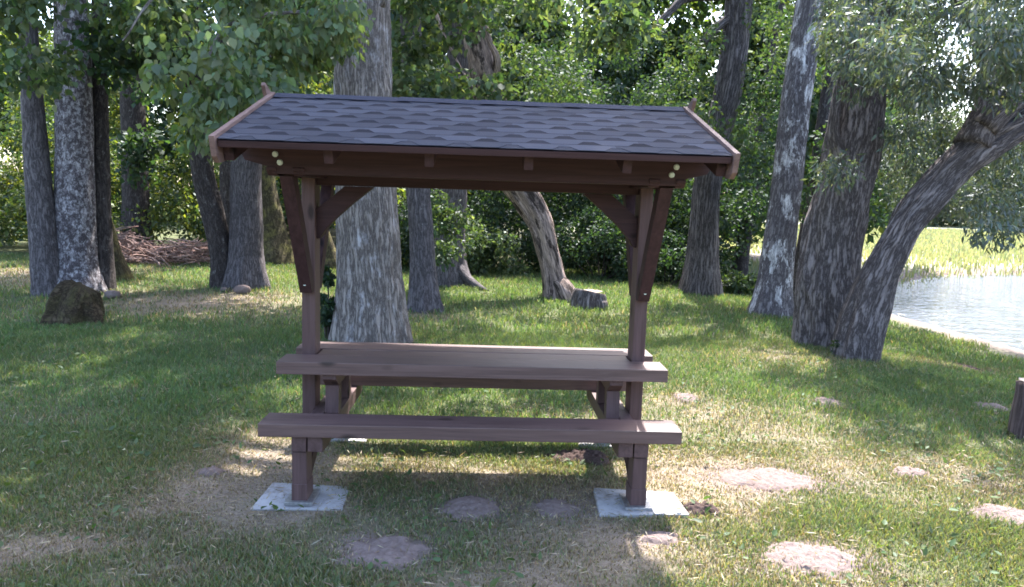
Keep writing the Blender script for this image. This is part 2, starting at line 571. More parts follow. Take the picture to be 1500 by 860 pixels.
# shade map: how likely a high leaf may cast its shadow on ground point (x, y)
def shade_keep(p):
    t = p[:, 2] / SUNV[2]
    x = p[:, 0] - SUNV[0] * t; y = p[:, 1] - SUNV[1] * t
    nz = n2(x, y, 1.3, 8.8, 3)
    right = sstep(.2, 1.0, x) * sstep(5.2, 3.6, y)
    keep = np.where(nz < .43, .9, .0) * right + (1 - right)
    midl = sstep(-1.8, -.6, x) * sstep(.1, .6, y) * (1 - right)
    keep = keep * (1 - midl) + midl * np.where(nz < .58, .9, .05)
    lback = sstep(9.0, 10.0, y) * sstep(19, 16, y) * sstep(3.2, 1.8, x)
    keep = keep * (1 - lback) + lback * np.where(nz < .38, .9, .05)
    lf = sstep(-1.0, -1.9, y) * (x < .6)
    keep = keep * (1 - lf) + lf * np.where(nz < .72, .95, .3)
    roof = (np.abs(x) < 1.9) & (y > -1.3) & (y < .6)      # the table and the strip of lawn behind it
    keep = np.where(roof, np.where(x < -1.55, 1.0, np.where(nz < .34, .9, .0) * (x < .3)), keep)
    on_roof = (x > -1.75) & (x < .9) & (y < -1.25) & (y > -2.4)
    keep = np.where(on_roof, 1.0, keep)
    return RNG.random(len(p)) < keep


def table_clear(p):
    t = p[:, 2] / SUNV[2]
    x = p[:, 0] - SUNV[0] * t; y = p[:, 1] - SUNV[1] * t
    return ~((x > .55) & (x < 1.7) & (y > -1.25) & (y < .3))


def clump_leaves(centres, radii, counts, shell=.55, flat=.8):
    C = np.repeat(np.array(centres), counts, 0); R = np.repeat(np.array(radii), counts)
    n = len(C)
    u = unit(RNG.normal(size=(n, 3)))
    rr = R * (shell + (1 - shell) * RNG.random(n)) * RNG.random(n) ** .25
    off = u * rr[:, None]; off[:, 2] *= flat
    return C + off, u


def foliage(name, parent, centres, radii, counts, L, wr, colset, mat=None, shape='kite', droop=.5, sun=False, var=.28, lay=.9, cmod=True):
    P, u = clump_leaves(centres, radii, counts)
    if sun:
        k = shade_keep(P); P = P[k]; u = u[k]
    n = len(P)
    if n == 0: return None
    tip = RNG.normal(size=(n, 3)) * .7 + u * .5; tip[:, 2] -= droop
    nrm = RNG.normal(size=(n, 3)) * lay + np.array([0, -.15, .8])
    cols = jitter_col(colset, n, var)
    me = leaves_mesh(name, P, tip, nrm, L * RNG.uniform(.6, 1.25, n), wr, cols, shape)
    return link(name, me, mat or LEAF, parent)


def px_clumps(boxes, r):
    """boxes: (x0, y0, x1, y1, d0, d1, n) in photo pixels and depth -> clump centres"""
    C = []
    for x0, y0, x1, y1, d0, d1, n in boxes:
        for _ in range(n):
            C.append(pd(random.uniform(x0, x1), random.uniform(y0, y1), random.uniform(d0, d1)))
    C = np.array(C); R = RNG.uniform(.6, 1.35, len(C)) * r
    return C, R


# ------------------------------------------------------------------ trunks
def catmull(pts, step):
    P = [np.array(p) for p in pts]
    P = [2 * P[0] - P[1]] + P + [2 * P[-1] - P[-2]]
    out = []
    for i in range(1, len(P) - 2):
        a, b, c, d = P[i - 1], P[i], P[i + 1], P[i + 2]
        n = max(2, int(np.linalg.norm((c - b)[:3]) / step))
        for k in range(n):
            t = k / n
            out.append(.5 * (2 * b + (c - a) * t + (2 * a - 5 * b + 4 * c - d) * t * t + (3 * b - a - 3 * c + d) * t ** 3))
    out.append(P[-2]); return np.array(out)


def tube_np(pts, seg=24, step=.06, amp=.02, freq=9, stretch=.22, flare=0.0, lobes=5, seed=0.0, lump=.06):
    """pts: rows (x, y, z, r). Returns verts, quads, bark coordinates"""
    q = catmull(pts, step); C = q[:, :3]; r = np.maximum(q[:, 3], .004)
    T = unit(np.gradient(C, axis=0))
    ref = np.array([0, 1., 0]) if abs(T[0][1]) < .8 else np.array([1., 0, 0])
    N = np.zeros_like(C); N[0] = ref - T[0] * (ref @ T[0])
    for i in range(1, len(C)):
        N[i] = N[i - 1] - T[i] * (N[i - 1] @ T[i])
    N = unit(N); B = np.cross(T, N)
    s = np.concatenate([[0], np.cumsum(np.linalg.norm(np.diff(C, axis=0), axis=1))])
    th = np.arange(seg) / seg * 2 * np.pi
    rm = float(np.median(r))
    m = len(C)
    TH = np.tile(th, m); S = np.repeat(s, seg); Rr = np.repeat(r, seg)
    bc = np.stack([np.cos(TH) * rm, np.sin(TH) * rm, S + seed], -1)
    rid = fbm(bc * np.array([freq, freq, freq * stretch]) + seed, 3)
    rid = 1 - np.abs(2 * rid - 1) * 2
    big = fbm(bc * np.array([2.5, 2.5, .9]) + seed * 3, 2) - .5
    rr = Rr * (1 + lump * 2 * big) + amp * (rid - .3)
    if flare:
        fl = np.exp(-S / (.35 + .4 * rm)) * flare
        rr = rr * (1 + fl * (.55 + .9 * np.maximum(0, np.cos(TH * lobes + seed + 1.7 * np.sin(TH + seed)))))
    V = np.repeat(C, seg, 0) + (np.cos(TH) * rr)[:, None] * np.repeat(N, seg, 0) + (np.sin(TH) * rr)[:, None] * np.repeat(B, seg, 0)
    i = np.arange(m * seg).reshape(m, seg); j = np.roll(i, -1, 1)
    F = np.stack([i[:-1], j[:-1], j[1:], i[1:]], -1).reshape(-1, 4)
    # caps
    V = np.concatenate([V, C[-1:], C[:1]]); e = len(V) - 2
    capT = np.stack([i[-1], j[-1], np.full(seg, e)], -1); capB = np.stack([j[0], i[0], np.full(seg, e + 1)], -1)
    bc = np.concatenate([bc, [[0, 0, s[-1] + seed]], [[0, 0, seed]]])
    return V, F, np.concatenate([capT, capB]), bc


def join_tubes(name, tubes, mat, parent=None):
    V = []; Q = []; T = []; B = []; o = 0
    for v, f, t, bc in tubes:
        V.append(v); Q.append(f + o); T.append(t + o); B.append(bc); o += len(v)
    me = npmesh(name, np.concatenate(V), [np.concatenate(Q), np.concatenate(T)], {'bco': np.concatenate(B)}, True)
    return link(name, me, mat, parent)


def px_path(path, d, sink=True, dd=0.0):
    """path rows (px, py, width px) from base upward -> (x, y, z, r); dd: depth change per row"""
    out = []
    for k, (a, b, wd) in enumerate(path):
        dk = d + dd * k
        p = pd(a, b, dk); out.append((*p, wd / 2 * dk / FPX))
    if sink:
        x, y, z, r = out[0]
        out.insert(0, (x - (out[1][0] - x) * .1, y, z - .35, r * 1.05))
    return out


def extend(path, z, sway=(0, 0), rend=.05):
    """carry a trunk on upward to height z"""
    a = np.array(path[-2][:3]); b = np.array(path[-1][:3]); dirn = (b - a) / np.linalg.norm(b - a)
    dirn[2] = max(dirn[2], .55)
    r0 = path[-1][3]; n = 3; out = list(path)
    for k in range(1, n + 1):
        t = k / n; h = (z - b[2]) * t
        p = b + dirn * h / dirn[2] * (1 - .3 * t); p[2] = b[2] + h; p[0] += sway[0] * t * t; p[1] += sway[1] * t * t
        out.append((*p, r0 + (rend - r0) * t))
    return out


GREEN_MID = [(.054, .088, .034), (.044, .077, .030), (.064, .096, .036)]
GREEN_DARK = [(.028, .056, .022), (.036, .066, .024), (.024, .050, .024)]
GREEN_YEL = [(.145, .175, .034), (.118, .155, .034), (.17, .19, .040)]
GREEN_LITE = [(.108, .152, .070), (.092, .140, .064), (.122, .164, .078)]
GREEN_WIL = [(.074, .098, .066), (.058, .082, .056), (.098, .120, .088), (.042, .062, .042)]


def crown_limbs(top, centres, r0, n=10, seed=0.):
    """limbs from the trunk into the clumps of its crown"""
    tubes = []
    idx = np.linspace(0, len(centres) - 1, min(n, len(centres))).astype(int)
    path = np.array([p[:3] for p in top])
    for k in idx:
        c = np.array(centres[k]); 
        j = np.argmin(np.abs(path[:, 2] - (c[2] - .35 * np.linalg.norm((c - path[len(path) // 2])[:2]))))
        a = path[j]; mid = (a + c) / 2 + np.array([random.uniform(-.2, .2), random.uniform(-.2, .2), .22 * np.linalg.norm(c - a) * random.uniform(.2, 1)])
        rr = min(r0, top[j][3] * .45)
        tubes.append(tube_np([(*a, rr), (*mid, rr * .6), (*c, .012)], 8, .2, .004, 9, .3, 0, 5, seed + k))
    return tubes


def high_crown(top, centre, rx, rz, n):
    """clump centres of the part of a crown above the photo's frame"""
    C = []
    while len(C) < n:
        u = np.random.default_rng(len(C) * 7 + int(centre[0] * 100) % 1000).normal(size=3); u /= np.linalg.norm(u)
        k = random.uniform(.45, 1.0)
        C.append(np.array(centre) + u * np.array([rx, rx, rz]) * k)
    C = np.array(C); C[:, 2] = np.maximum(C[:, 2], centre[2] - rz * .8)
    return C


def tree(name, label, trunks, bark, high=None, low=None, seg=40, step=.05, amp=.015, freq=10, flare=.35, cols=GREEN_MID, leafL=.11, wr=.7, mat=None, shape='kite',
         group=None, cat='tree', extra=(), stretch=.2, lump=.06, droop=.5, lobes=5, lowL=None, lowsun=False):
    b = trunks[0][1]
    root = empty(name, (b[0], b[1], gz(b[0], b[1])), label, cat, group)
    off = np.array(root.location)
    tubs = []
    for k, tr in enumerate(trunks):
        tr = [(p[0] - off[0], p[1] - off[1], p[2] - off[2], p[3]) for p in tr]
        tubs.append(tube_np(tr, seg, step, amp, freq, stretch, flare, lobes, k * 3.7 + len(label) * .37, lump))
    for e in extra:
        e = [(p[0] - off[0], p[1] - off[1], p[2] - off[2], p[3]) for p in e]
        tubs.append(tube_np(e, 14, .07, amp * .4, freq, stretch, 0, 5, 2.2, .05))
    C = np.zeros((0, 3)); R = np.zeros(0); N = np.zeros(0, int)
    leafsets = []
    if high:
        for (centre, rx, rz, nc, rc, cnt) in high:
            hc = high_crown(trunks[0], centre, rx, rz, nc)
            tubs += [(v - off, f, t, bc) for v, f, t, bc in crown_limbs(trunks[0], hc, .09, 12)]
            leafsets.append((hc, RNG.uniform(.7, 1.3, nc) * rc, np.full(nc, cnt), True, leafL * 1.25))
    if low:
        for boxes, r, cnt in low:
            lc, lr = px_clumps(boxes, r)
            leafsets.append((lc, lr, np.maximum(4, (cnt * (lr / r) ** 2).astype(int)), lowsun, lowL or leafL))
    tr_objs = []
    if name == 'willow_tree':
        tr_objs.append(join_tubes('trunk', tubs[:1], bark, root)); tr_objs.append(join_tubes('trunk', tubs[1:], bark, root))
    else:
        tr_objs.append(join_tubes('trunk', tubs, bark, root))
    if leafsets:
        Ps = []; us = []; Ls = []
        for c, r, n, sun, LL in leafsets:
            P, u = clump_leaves(c, r, n)
            k = shade_keep(P) if sun else table_clear(P)
            P = P[k]; u = u[k]
            Ps.append(P); us.append(u); Ls.append(np.full(len(P), LL))
        P = np.concatenate(Ps) - off; u = np.concatenate(us); L = np.concatenate(Ls); n = len(P)
        tip = RNG.normal(size=(n, 3)) * .6 + u * .5; tip[:, 2] -= droop
        nrm = RNG.normal(size=(n, 3)) * .8 + np.array([0, -.2, .8])
        me = leaves_mesh('crown', P, tip, nrm, L * RNG.uniform(.45, 1.35, n), wr, jitter_col(cols, n, .34, .16), shape)
        link('crown', me, mat or LEAF, root)
    return root


def dep(px, py, r=0.0): return pg(px, py)[1] + r


# ---- the big linden behind the table
d = dep(548, 505) + .3
t2 = extend(px_path([(547, 505, 100), (545, 440, 94), (541, 370, 88), (537, 290, 84), (534, 200, 81), (532, 100, 79), (530, 0, 77)], d), 11, (.3, .3), .10)
tree('linden_tree', 'huge grey-barked linden trunk standing right behind the picnic table', [t2], BARK['linden'],
     high=[((-1.6, 4.2, 8.0), 4.2, 2.6, 38, .75, 190), ((1.2, 3.4, 8.2), 2.5, .9, 96, .55, 330), ((.7, 3.5, 8.0), 1.3, .5, 34, .5, 320)],  # last two clump sets: out-of-view canopy added to keep sun off the roof
     low=[([(390, -60, 515, 50, 6.6, 7.8, 8), (420, 40, 495, 80, 6.6, 7.6, 3), (255, -60, 420, 150, 6.0, 7.4, 18), (275, 120, 350, 195, 5.9, 6.7, 6), (340, 80, 440, 120, 6.4, 7.6, 4)], .28, 115)],
     seg=120, step=.03, amp=.028, freq=13, flare=.42, cols=GREEN_LITE, leafL=.085, wr=.75, shape='ovate', droop=1.4, lobes=6, stretch=.16,
     extra=[[(*pd(533, 60, d), .10), (*pd(470, 20, d - 1.0), .03), (*pd(330, 40, d - 2.2), .011), (*pd(300, 150, d - 2.6), .006)],
            [(*pd(530, -40, d), .10), (*pd(420, -60, d - 1.0), .03), (*pd(250, -20, d - 2.0), .011), (*pd(180, 60, d - 2.2), .006)],
            [(*pd(560, 10, d - .35), .03), (*pd(572, -30, d - .5), .02)]])

# ---- the left clump
d = dep(112, 428) + .2
t = extend(px_path([(111, 430, 72), (110, 380, 58), (110, 300, 52), (109, 180, 48), (105, 60, 45), (102, -40, 43)], d), 10, (0, 0), .08)
tree('linden_tree', 'thick trunk blotched with pale lichen behind the mossy stump at left', [t], BARK['lichen'],
     high=[((-6.2, 7.2, 8.2), 3.8, 2.6, 30, .8, 150), ((-3.3, 5.9, 8.2), 2.4, .8, 40, .6, 260)],  # second clump set: out-of-view leaves added to shade the left lawn
     low=[([(-30, -70, 250, 28, 8.2, 10.5, 17), (-30, 40, 60, 110, 8.2, 10, 5), (60, 70, 125, 100, 10.2, 11, 2), (170, 0, 290, 95, 9, 11, 7)], .42, 110)],
     seg=64, step=.04, amp=.016, freq=14, flare=.4, cols=GREEN_MID + GREEN_LITE, leafL=.10, wr=.85, shape='ovate', droop=1.1)
d = dep(70, 430) + .15
t = extend(px_path([(72, 432, 42), (64, 350, 37), (55, 250, 33), (46, 130, 27), (42, 60, 24), (40, -20, 22)], d), 9, (-.4, 0), .05)
tree('maple_tree', 'slim dark trunk leaning slightly, leftmost in the photo, beside the lichen-blotched trunk', [t], BARK['grey'],
     high=[((-8.0, 7.5, 7.0), 2.6, 2.0, 26, .8, 220)], seg=36, amp=.014, freq=13, flare=.4, leafL=.13, wr=.9)
d = dep(150, 424) + .15
t = extend(px_path([(152, 424, 32), (149, 340, 28), (147, 250, 25), (146, 150, 23), (145, 60, 21), (145, -20, 20)], d), 9, (0, .2), .05)
tree('maple_tree', 'thin black straight trunk just right of the lichen-blotched trunk', [t], BARK['dark'],
     high=[((-5.6, 9.2, 7.5), 2.6, 2.0, 26, .8, 220)],
     low=[([(140, 50, 215, 110, 11, 12.5, 5), (190, 60, 300, 115, 11, 13, 6)], .35, 110)], seg=32, amp=.01, freq=13, flare=.2, cols=GREEN_DARK, leafL=.13, wr=.9, shape='ovate')
d = dep(172, 410) + .1
t = px_path([(180, 412, 26), (168, 375, 20), (158, 335, 17), (150, 300, 12)], d)
tree('dead_trunk', 'short leaning mossy dead trunk between the thin black trunk and the brush heap', [t], BARK['moss'], seg=28, amp=.014, flare=.3, cat='dead tree')
d = 18.2
t = extend(px_path([(200, 372, 44), (199, 320, 37), (198, 250, 35), (194, 150, 33), (190, 60, 31), (188, -20, 30)], d), 11, (0, 0), .08)
tree('oak_tree', 'dark trunk rising out of the brush heap on the left', [t], BARK['dark'],
     high=[((-9.0, 14.5, 9), 3.4, 2.4, 26, .9, 200)],
     low=[([(175, 60, 260, 130, 14, 17, 7), (180, 195, 222, 270, 17.2, 17.6, 5)], .45, 110)], seg=36, amp=.02, freq=10, cols=GREEN_DARK, leafL=.14, wr=.9)
d = dep(325, 420) + .1
t = extend(px_path([(326, 420, 30), (324, 375, 29), (313, 320, 31), (299, 260, 31), (291, 200, 28), (284, 120, 26), (280, 40, 24), (279, -20, 22)], d), 9, (-.3, .3), .05)
tree('maple_tree', 'curved dark trunk leaning away to the left of the straight grey trunk', [t], BARK['dark'],
     high=[((-5.2, 9.5, 7.6), 2.6, 2.0, 22, .8, 220)], seg=40, amp=.016, freq=12, flare=.4, leafL=.13, wr=.9)
d = dep(362, 422) + .2
t = extend(px_path([(362, 422, 58), (361, 380, 48), (361, 320, 45), (361, 250, 43), (368, 170, 41), (376, 100, 39), (380, 0, 37)], d), 10, (.2, .2), .07)
tree('linden_tree', 'straight grey trunk with flared foot just left of the left post', [t], BARK['grey'],
     high=[((-3.8, 9.6, 8.4), 3.2, 2.4, 34, .8, 240)], low=[([(330, -40, 480, 130, 9.5, 12.5, 14)], .4, 110)],
     seg=56, step=.04, amp=.014, freq=15, flare=.5, leafL=.12, wr=.9, cols=GREEN_MID, lobes=6)
d = dep(335, 385)
t = extend(px_path([(335, 385, 22), (333, 300, 20), (330, 200, 18), (328, 60, 16)], d), 9, (0, 0), .05)
tree('maple_tree', 'thin distant trunk seen between the curved dark trunk and the straight grey trunk', [t], BARK['dark'], seg=24, amp=.012, high=[((-5.9, 13.6, 8.2), 2.2, 1.8, 14, .8, 160)], leafL=.14)
d = dep(412, 386) + .2
t = extend(px_path([(408, 388, 66), (401, 350, 46), (393, 300, 32), (389, 260, 27), (384, 200, 25), (380, 100, 22)], d), 9, (0, 0), .06)
tree('linden_tree', 'moss-covered trunk spreading at its foot behind the straight grey trunk', [t], BARK['moss'], seg=44, amp=.025, freq=8, flare=.25, high=[((-4.6, 13.2, 8.4), 2.4, 1.8, 16, .8, 160)], leafL=.14, lobes=4)
d = dep(484, 392)
t = px_path([(486, 394, 34), (481, 365, 20), (474, 335, 13), (470, 300, 9)], d)
tree('dead_trunk', 'small mossy snag peeking out between the left post and the huge linden', [t], BARK['moss'], seg=24, amp=.012, flare=.3, cat='dead tree')

# ---- the middle
d = dep(622, 452) + .15
t = extend(px_path([(622, 454, 44), (620, 410, 37), (618, 350, 35), (613, 290, 34), (608, 200, 32), (604, 100, 30), (600, 0, 28)], d), 10, (0, 0), .06)
tree('linden_tree', 'slender trunk with a dark hollow near its foot just right of the huge linden', [t], BARK['grey'],
     high=[((-.9, 8.0, 8.6), 2.8, 2.0, 24, .8, 220)],
     low=[([(585, -40, 700, 60, 9.0, 10.8, 12), (578, 60, 640, 150, 10, 12, 10), (600, 108, 760, 150, 9.4, 10.6, 10)], .34, 110)],
     seg=44, amp=.018, freq=14, flare=.8, cols=GREEN_MID + GREEN_LITE, leafL=.10, wr=.8, shape='ovate')
d = dep(662, 420) + .25
t = extend(px_path([(660, 418, 58), (659, 380, 46), (661, 330, 41), (664, 285, 39), (668, 200, 36), (672, 100, 33), (675, 0, 30)], d), 10, (0, 0), .06)
rt = [(*pd(668, 388, d - .1), .12), (*pd(686, 409, d - .4), .085), (*pd(704, 421, d - .7), .05), (*pd(716, 427, d - .8), .02)]
tree('linden_tree', 'trunk with roots flaring to the right and pale green shoots hanging before it', [t], BARK['grey'],
     high=[((-.2, 11.0, 8.8), 2.8, 2.0, 20, .9, 200)],
     low=[([(632, 285, 672, 380, 12.2, 13.4, 14)], .26, 90), ([(690, -30, 830, 60, 11.5, 14, 12), (730, 60, 860, 150, 12, 15, 14)], .42, 110)],
     seg=44, amp=.018, freq=11, flare=.55, extra=[rt], cols=GREEN_MID, leafL=.10, wr=.6)
d = dep(815, 438) + .25
t = extend(px_path([(818, 440, 42), (811, 405, 29), (803, 370, 28), (790, 325, 32), (769, 288, 37), (742, 240, 40), (724, 180, 42), (712, 120, 42), (700, 60, 37), (688, 0, 32)], d), 8.5, (-.4, 0), .06)
lm = [(*pd(716, 130, d), .07), (*pd(728, 90, d - .3), .06), (*pd(716, 60, d - .4), .04), (*pd(706, 30, d - .4), .03)]
lm2 = [(*pd(700, 140, d - 1.0), .025), (*pd(682, 115, d - 1.0), .026), (*pd(662, 76, d - 1.0), .024), (*pd(648, 45, d - 1.0), .022), (*pd(634, 4, d - 1.0), .018), (*pd(630, -40, d - 1.0), .015)]
rb = [(*pd(814, 412, d - .05), .12), (*pd(824, 420, d - .12), .16), (*pd(832, 436, d - .2), .18), (*pd(838, 452, d - .25), .15)]
tree('leaning_willow', 'twisted torn willow trunk leaning left behind the middle of the table', [t], BARK['deadwood'],
     high=[((.2, 9.2, 8.2), 2.4, 1.6, 16, .8, 200)], low=[([(780, -40, 960, 50, 7.6, 9.0, 14), (830, 40, 940, 60, 8.0, 9.0, 3)], .26, 90)],
     seg=60, step=.03, amp=.06, freq=7, flare=.3, extra=[lm, lm2, rb], cols=GREEN_LITE + GREEN_MID, leafL=.10, wr=.6, stretch=.13, lump=.20, shape='ovate')

# ---- the right
d = dep(1025, 426) + .25
t = extend(px_path([(1024, 428, 54), (1027, 390, 46), (1031, 340, 40), (1035, 290, 38), (1041, 240, 37), (1056, 180, 37), (1067, 130, 37), (1076, 70, 37), (1083, 0, 36)], d), 10, (.3, .3), .08)
l1 = [(*pd(1080, 20, d), .10), (*pd(1050, 40, d - .2), .09), (*pd(1030, 64, d - .3), .07)]
l2 = [(*pd(1085, -10, d), .12), (*pd(1010, -4, d - .4), .09), (*pd(985, 14, d - .6), .06), (*pd(955, 44, d - .8), .04), (*pd(960, 40, d - .8), .02)]
tree('oak_tree', 'oak with deeply ridged bark seen below and above the right end of the roof', [t], BARK['oak'],
     high=[((4.6, 11.0, 8.6), 3.2, 2.0, 24, .9, 200)],
     low=[([(960, 40, 1040, 200, 12.5, 14.5, 14), (1000, 165, 1110, 235, 13.4, 14.2, 9), (1090, 0, 1190, 160, 12.6, 15.5, 12)], .42, 120)],
     seg=64, step=.04, amp=.04, freq=10, stretch=.09, flare=.35, extra=[l1, l2], cols=GREEN_MID, leafL=.10, wr=.55)
d = dep(1130, 456) + .2
t = extend(px_path([(1129, 457, 58), (1134, 415, 49), (1140, 370, 46), (1149, 300, 43), (1157, 230, 42), (1166, 150, 41), (1178, 70, 40), (1187, 0, 38), (1192, -40, 37)], d), 10, (.4, 0), .07)
tree('birch_tree', 'leaning birch with white patches over rough grey bark', [t], BARK['birch'],
     high=[((6.4, 9.0, 9.0), 2.6, 2.0, 22, .8, 200)],
     low=[([(1085, 120, 1140, 330, 12.8, 14.5, 10), (1180, 220, 1260, 330, 12.6, 14, 8)], .36, 110)],
     seg=52, step=.045, amp=.016, freq=12, flare=.4, cols=GREEN_DARK, leafL=.085, wr=.75)
d = dep(1085, 402)
t = extend(px_path([(1083, 404, 24), (1087, 370, 20), (1093, 335, 19), (1100, 300, 17), (1108, 230, 15)], d), 7, (.3, 0), .05)
tree('alder_tree', 'thin dark trunk far back between the ridged oak and the birch', [t], BARK['dark'], seg=24, amp=.015, flare=.3, cols=GREEN_DARK, leafL=.10,
     low=[([(1040, 170, 1150, 320, 16.5, 18.5, 26), (1060, 300, 1130, 345, 17, 18.4, 7)], .5, 130)])
d = dep(1172, 427)
t = extend(px_path([(1170, 428, 30), (1175, 390, 25), (1182, 345, 22), (1192, 290, 20), (1200, 220, 18)], d), 7, (.3, 0), .05)
tree('alder_tree', 'thin dark trunk half hidden behind the left stem of the great willow', [t], BARK['dark'], seg=24, amp=.012, flare=.25, cols=GREEN_DARK, leafL=.09,
     low=[([(1190, 150, 1330, 330, 12.5, 15, 26)], .42, 120)])

d = dep(1215, 505) + .3
wa = px_path([(1209, 506, 86), (1211, 455, 80), (1215, 390, 78), (1226, 315, 77), (1241, 250, 74), (1253, 190, 70), (1263, 120, 58), (1275, 50, 50), (1285, -20, 44)], d)
wa = extend(wa, 7.5, (.3, .2), .08)
d2 = dep(1256, 526) + .25
wb = px_path([(1251, 528, 60), (1262, 480, 59), (1284, 412, 52), (1306, 367, 47), (1335, 318, 44), (1368, 280, 43), (1406, 240, 44), (1452, 205, 45), (1510, 172, 42), (1580, 130, 38), (1650, 60, 32)], d2, True, -.02)
wc = [(*pd(1425, 215, d2 - .15), .20), (*pd(1448, 165, d2 - .15), .17), (*pd(1452, 110, d2 - .1), .13), (*pd(1432, 40, d2 - .1), .11), (*pd(1408, -20, d2), .09), (*pd(1395, -90, d2), .06)]
wd_ = [(*pd(1440, 190, d2 - .2), .16), (*pd(1470, 160, d2 - .25), .15), (*pd(1520, 120, d2 - .3), .11)]
we = [(*pd(1340, 305, d2 - .05), .07), (*pd(1330, 280, d2 - .2), .06), (*pd(1322, 250, d2 - .3), .035), (*pd(1330, 215, d2 - .4), .015)]
wf = [(*pd(1235, 245, d - .2), .09), (*pd(1222, 200, d - .3), .07), (*pd(1225, 150, d - .3), .05), (*pd(1232, 90, d - .2), .03)]
tree('willow_tree', 'great twin-stemmed willow with silvery leaves, one stem leaning out over the lake', [wa, wb], BARK['willow'],
     high=[((5.8, 4.6, 6.6), 3.0, 1.3, 40, .55, 300)],
     low=[([(1240, -50, 1520, 60, 6.8, 9.4, 42), (1290, 50, 1510, 140, 6.8, 9.4, 30), (1205, 0, 1270, 100, 8.0, 10.0, 10), (1230, 80, 1310, 130, 7.9, 9.0, 6), (1300, 120, 1420, 215, 9.0, 10.2, 12), (1420, 40, 1520, 120, 6.5, 7.8, 9),
            (1210, 215, 1235, 260, 8.5, 8.9, 3), (1420, 255, 1520, 330, 9.2, 10.5, 11), (1440, 325, 1510, 345, 7.4, 8.4, 3), (1290, 190, 1370, 300, 9.6, 11, 6)], .28, 150), ([(1270, 195, 1540, 300, 10.5, 13, 44), (1330, 262, 1540, 312, 10.5, 12, 20), (1410, -60, 1560, 230, 9, 12, 44), (1330, 130, 1480, 200, 9.5, 12, 14), (1335, -20, 1425, 110, 9, 12, 16)], .36, 190)],
     seg=110, step=.03, amp=.055, freq=9, stretch=.12, flare=.22, extra=[wc, wd_, wf], cols=GREEN_WIL, leafL=.088, wr=.30, mat=WLEAF, droop=.9, lump=.08)


# ------------------------------------------------------------------ undergrowth and far wood
def thicket(name, label, boxes, r, cnt, cols, L, wr=.6, kind='stuff', cat='undergrowth', sun=False, shape='kite', stems=0):
    C, R = px_clumps(boxes, r)
    n = (cnt * (R / r) ** 2).astype(int)
    o = foliage(name, None, C, R, n, L, wr, cols, shape=shape, sun=sun)
    tag(o, label, cat, kind=kind)
    return o


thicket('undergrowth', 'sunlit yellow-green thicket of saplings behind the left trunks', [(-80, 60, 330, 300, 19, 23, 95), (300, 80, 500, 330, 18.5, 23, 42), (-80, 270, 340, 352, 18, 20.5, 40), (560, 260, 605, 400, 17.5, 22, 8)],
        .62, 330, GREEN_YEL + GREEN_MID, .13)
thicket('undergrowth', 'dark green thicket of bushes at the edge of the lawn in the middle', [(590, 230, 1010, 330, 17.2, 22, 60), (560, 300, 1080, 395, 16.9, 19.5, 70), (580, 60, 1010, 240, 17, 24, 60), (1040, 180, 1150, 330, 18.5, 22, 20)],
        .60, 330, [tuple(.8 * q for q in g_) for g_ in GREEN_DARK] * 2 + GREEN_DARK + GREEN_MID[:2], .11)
thicket('far_wood', 'distant wood closing the view behind all the near trees', [(-140, -60, 620, 345, 36, 48, 260), (-140, 60, 120, 330, 28, 36, 40), (400, -60, 1180, 320, 24, 34, 230), (1120, -60, 1330, 280, 20, 30, 30)],
        1.6, 460, GREEN_MID + GREEN_YEL[1:2] + GREEN_DARK, .30, cat='wood')
thicket('far_wood', 'far grey-green treeline beyond the reed meadow across the bay', [(1180, 190, 1620, 322, 95, 120, 230)], 3.0, 260, GREEN_WIL, .7, cat='wood')


C = np.stack([RNG.uniform(-34, 34, 90), RNG.uniform(-30, -24, 90), RNG.uniform(.5, 5.0, 90)], -1)  # out-of-view foliage added to block low light from behind the camera
tag(foliage('far_wood', None, C, np.full(90, 2.2), np.full(90, 220), .42, .7, GREEN_DARK), 'unseen leafy mass added behind the viewer to darken the faces turned to it', 'wood', kind='stuff')


def bush(name, label, px, py, wpx, hpx, d, cols, L, n, cnt=160):
    b = pd(px, py, d); root = empty(name, (b[0], b[1], gz(b[0], b[1])), label, 'bush')
    off = np.array(root.location); C = []; tubes = []
    W = wpx / 2 * d / FPX; H = hpx * d / FPX
    for k in range(n):
        a = random.uniform(0, 6.283); rr = W * math.sqrt(random.random()); hz = H * random.uniform(.12, .95) * (1 - .45 * (rr / W) ** 2)
        c = np.array([rr * math.cos(a), rr * math.sin(a) * .7, hz]); C.append(c)
        if k % 3 == 0:
            tubes.append(tube_np([(c[0] * .2, c[1] * .2, -.1, .018), (c[0] * .6, c[1] * .6, hz * .5, .013), (*c, .005)], 6, .15, .002, 9, .3, 0, 5, k))
    R = RNG.uniform(.7, 1.3, n) * W * .33
    join_tubes('stem', tubes, BARK['dark'], root)
    foliage('leaves', root, np.array(C), R, np.full(n, cnt), L, .6, cols, shape='kite')
    return root


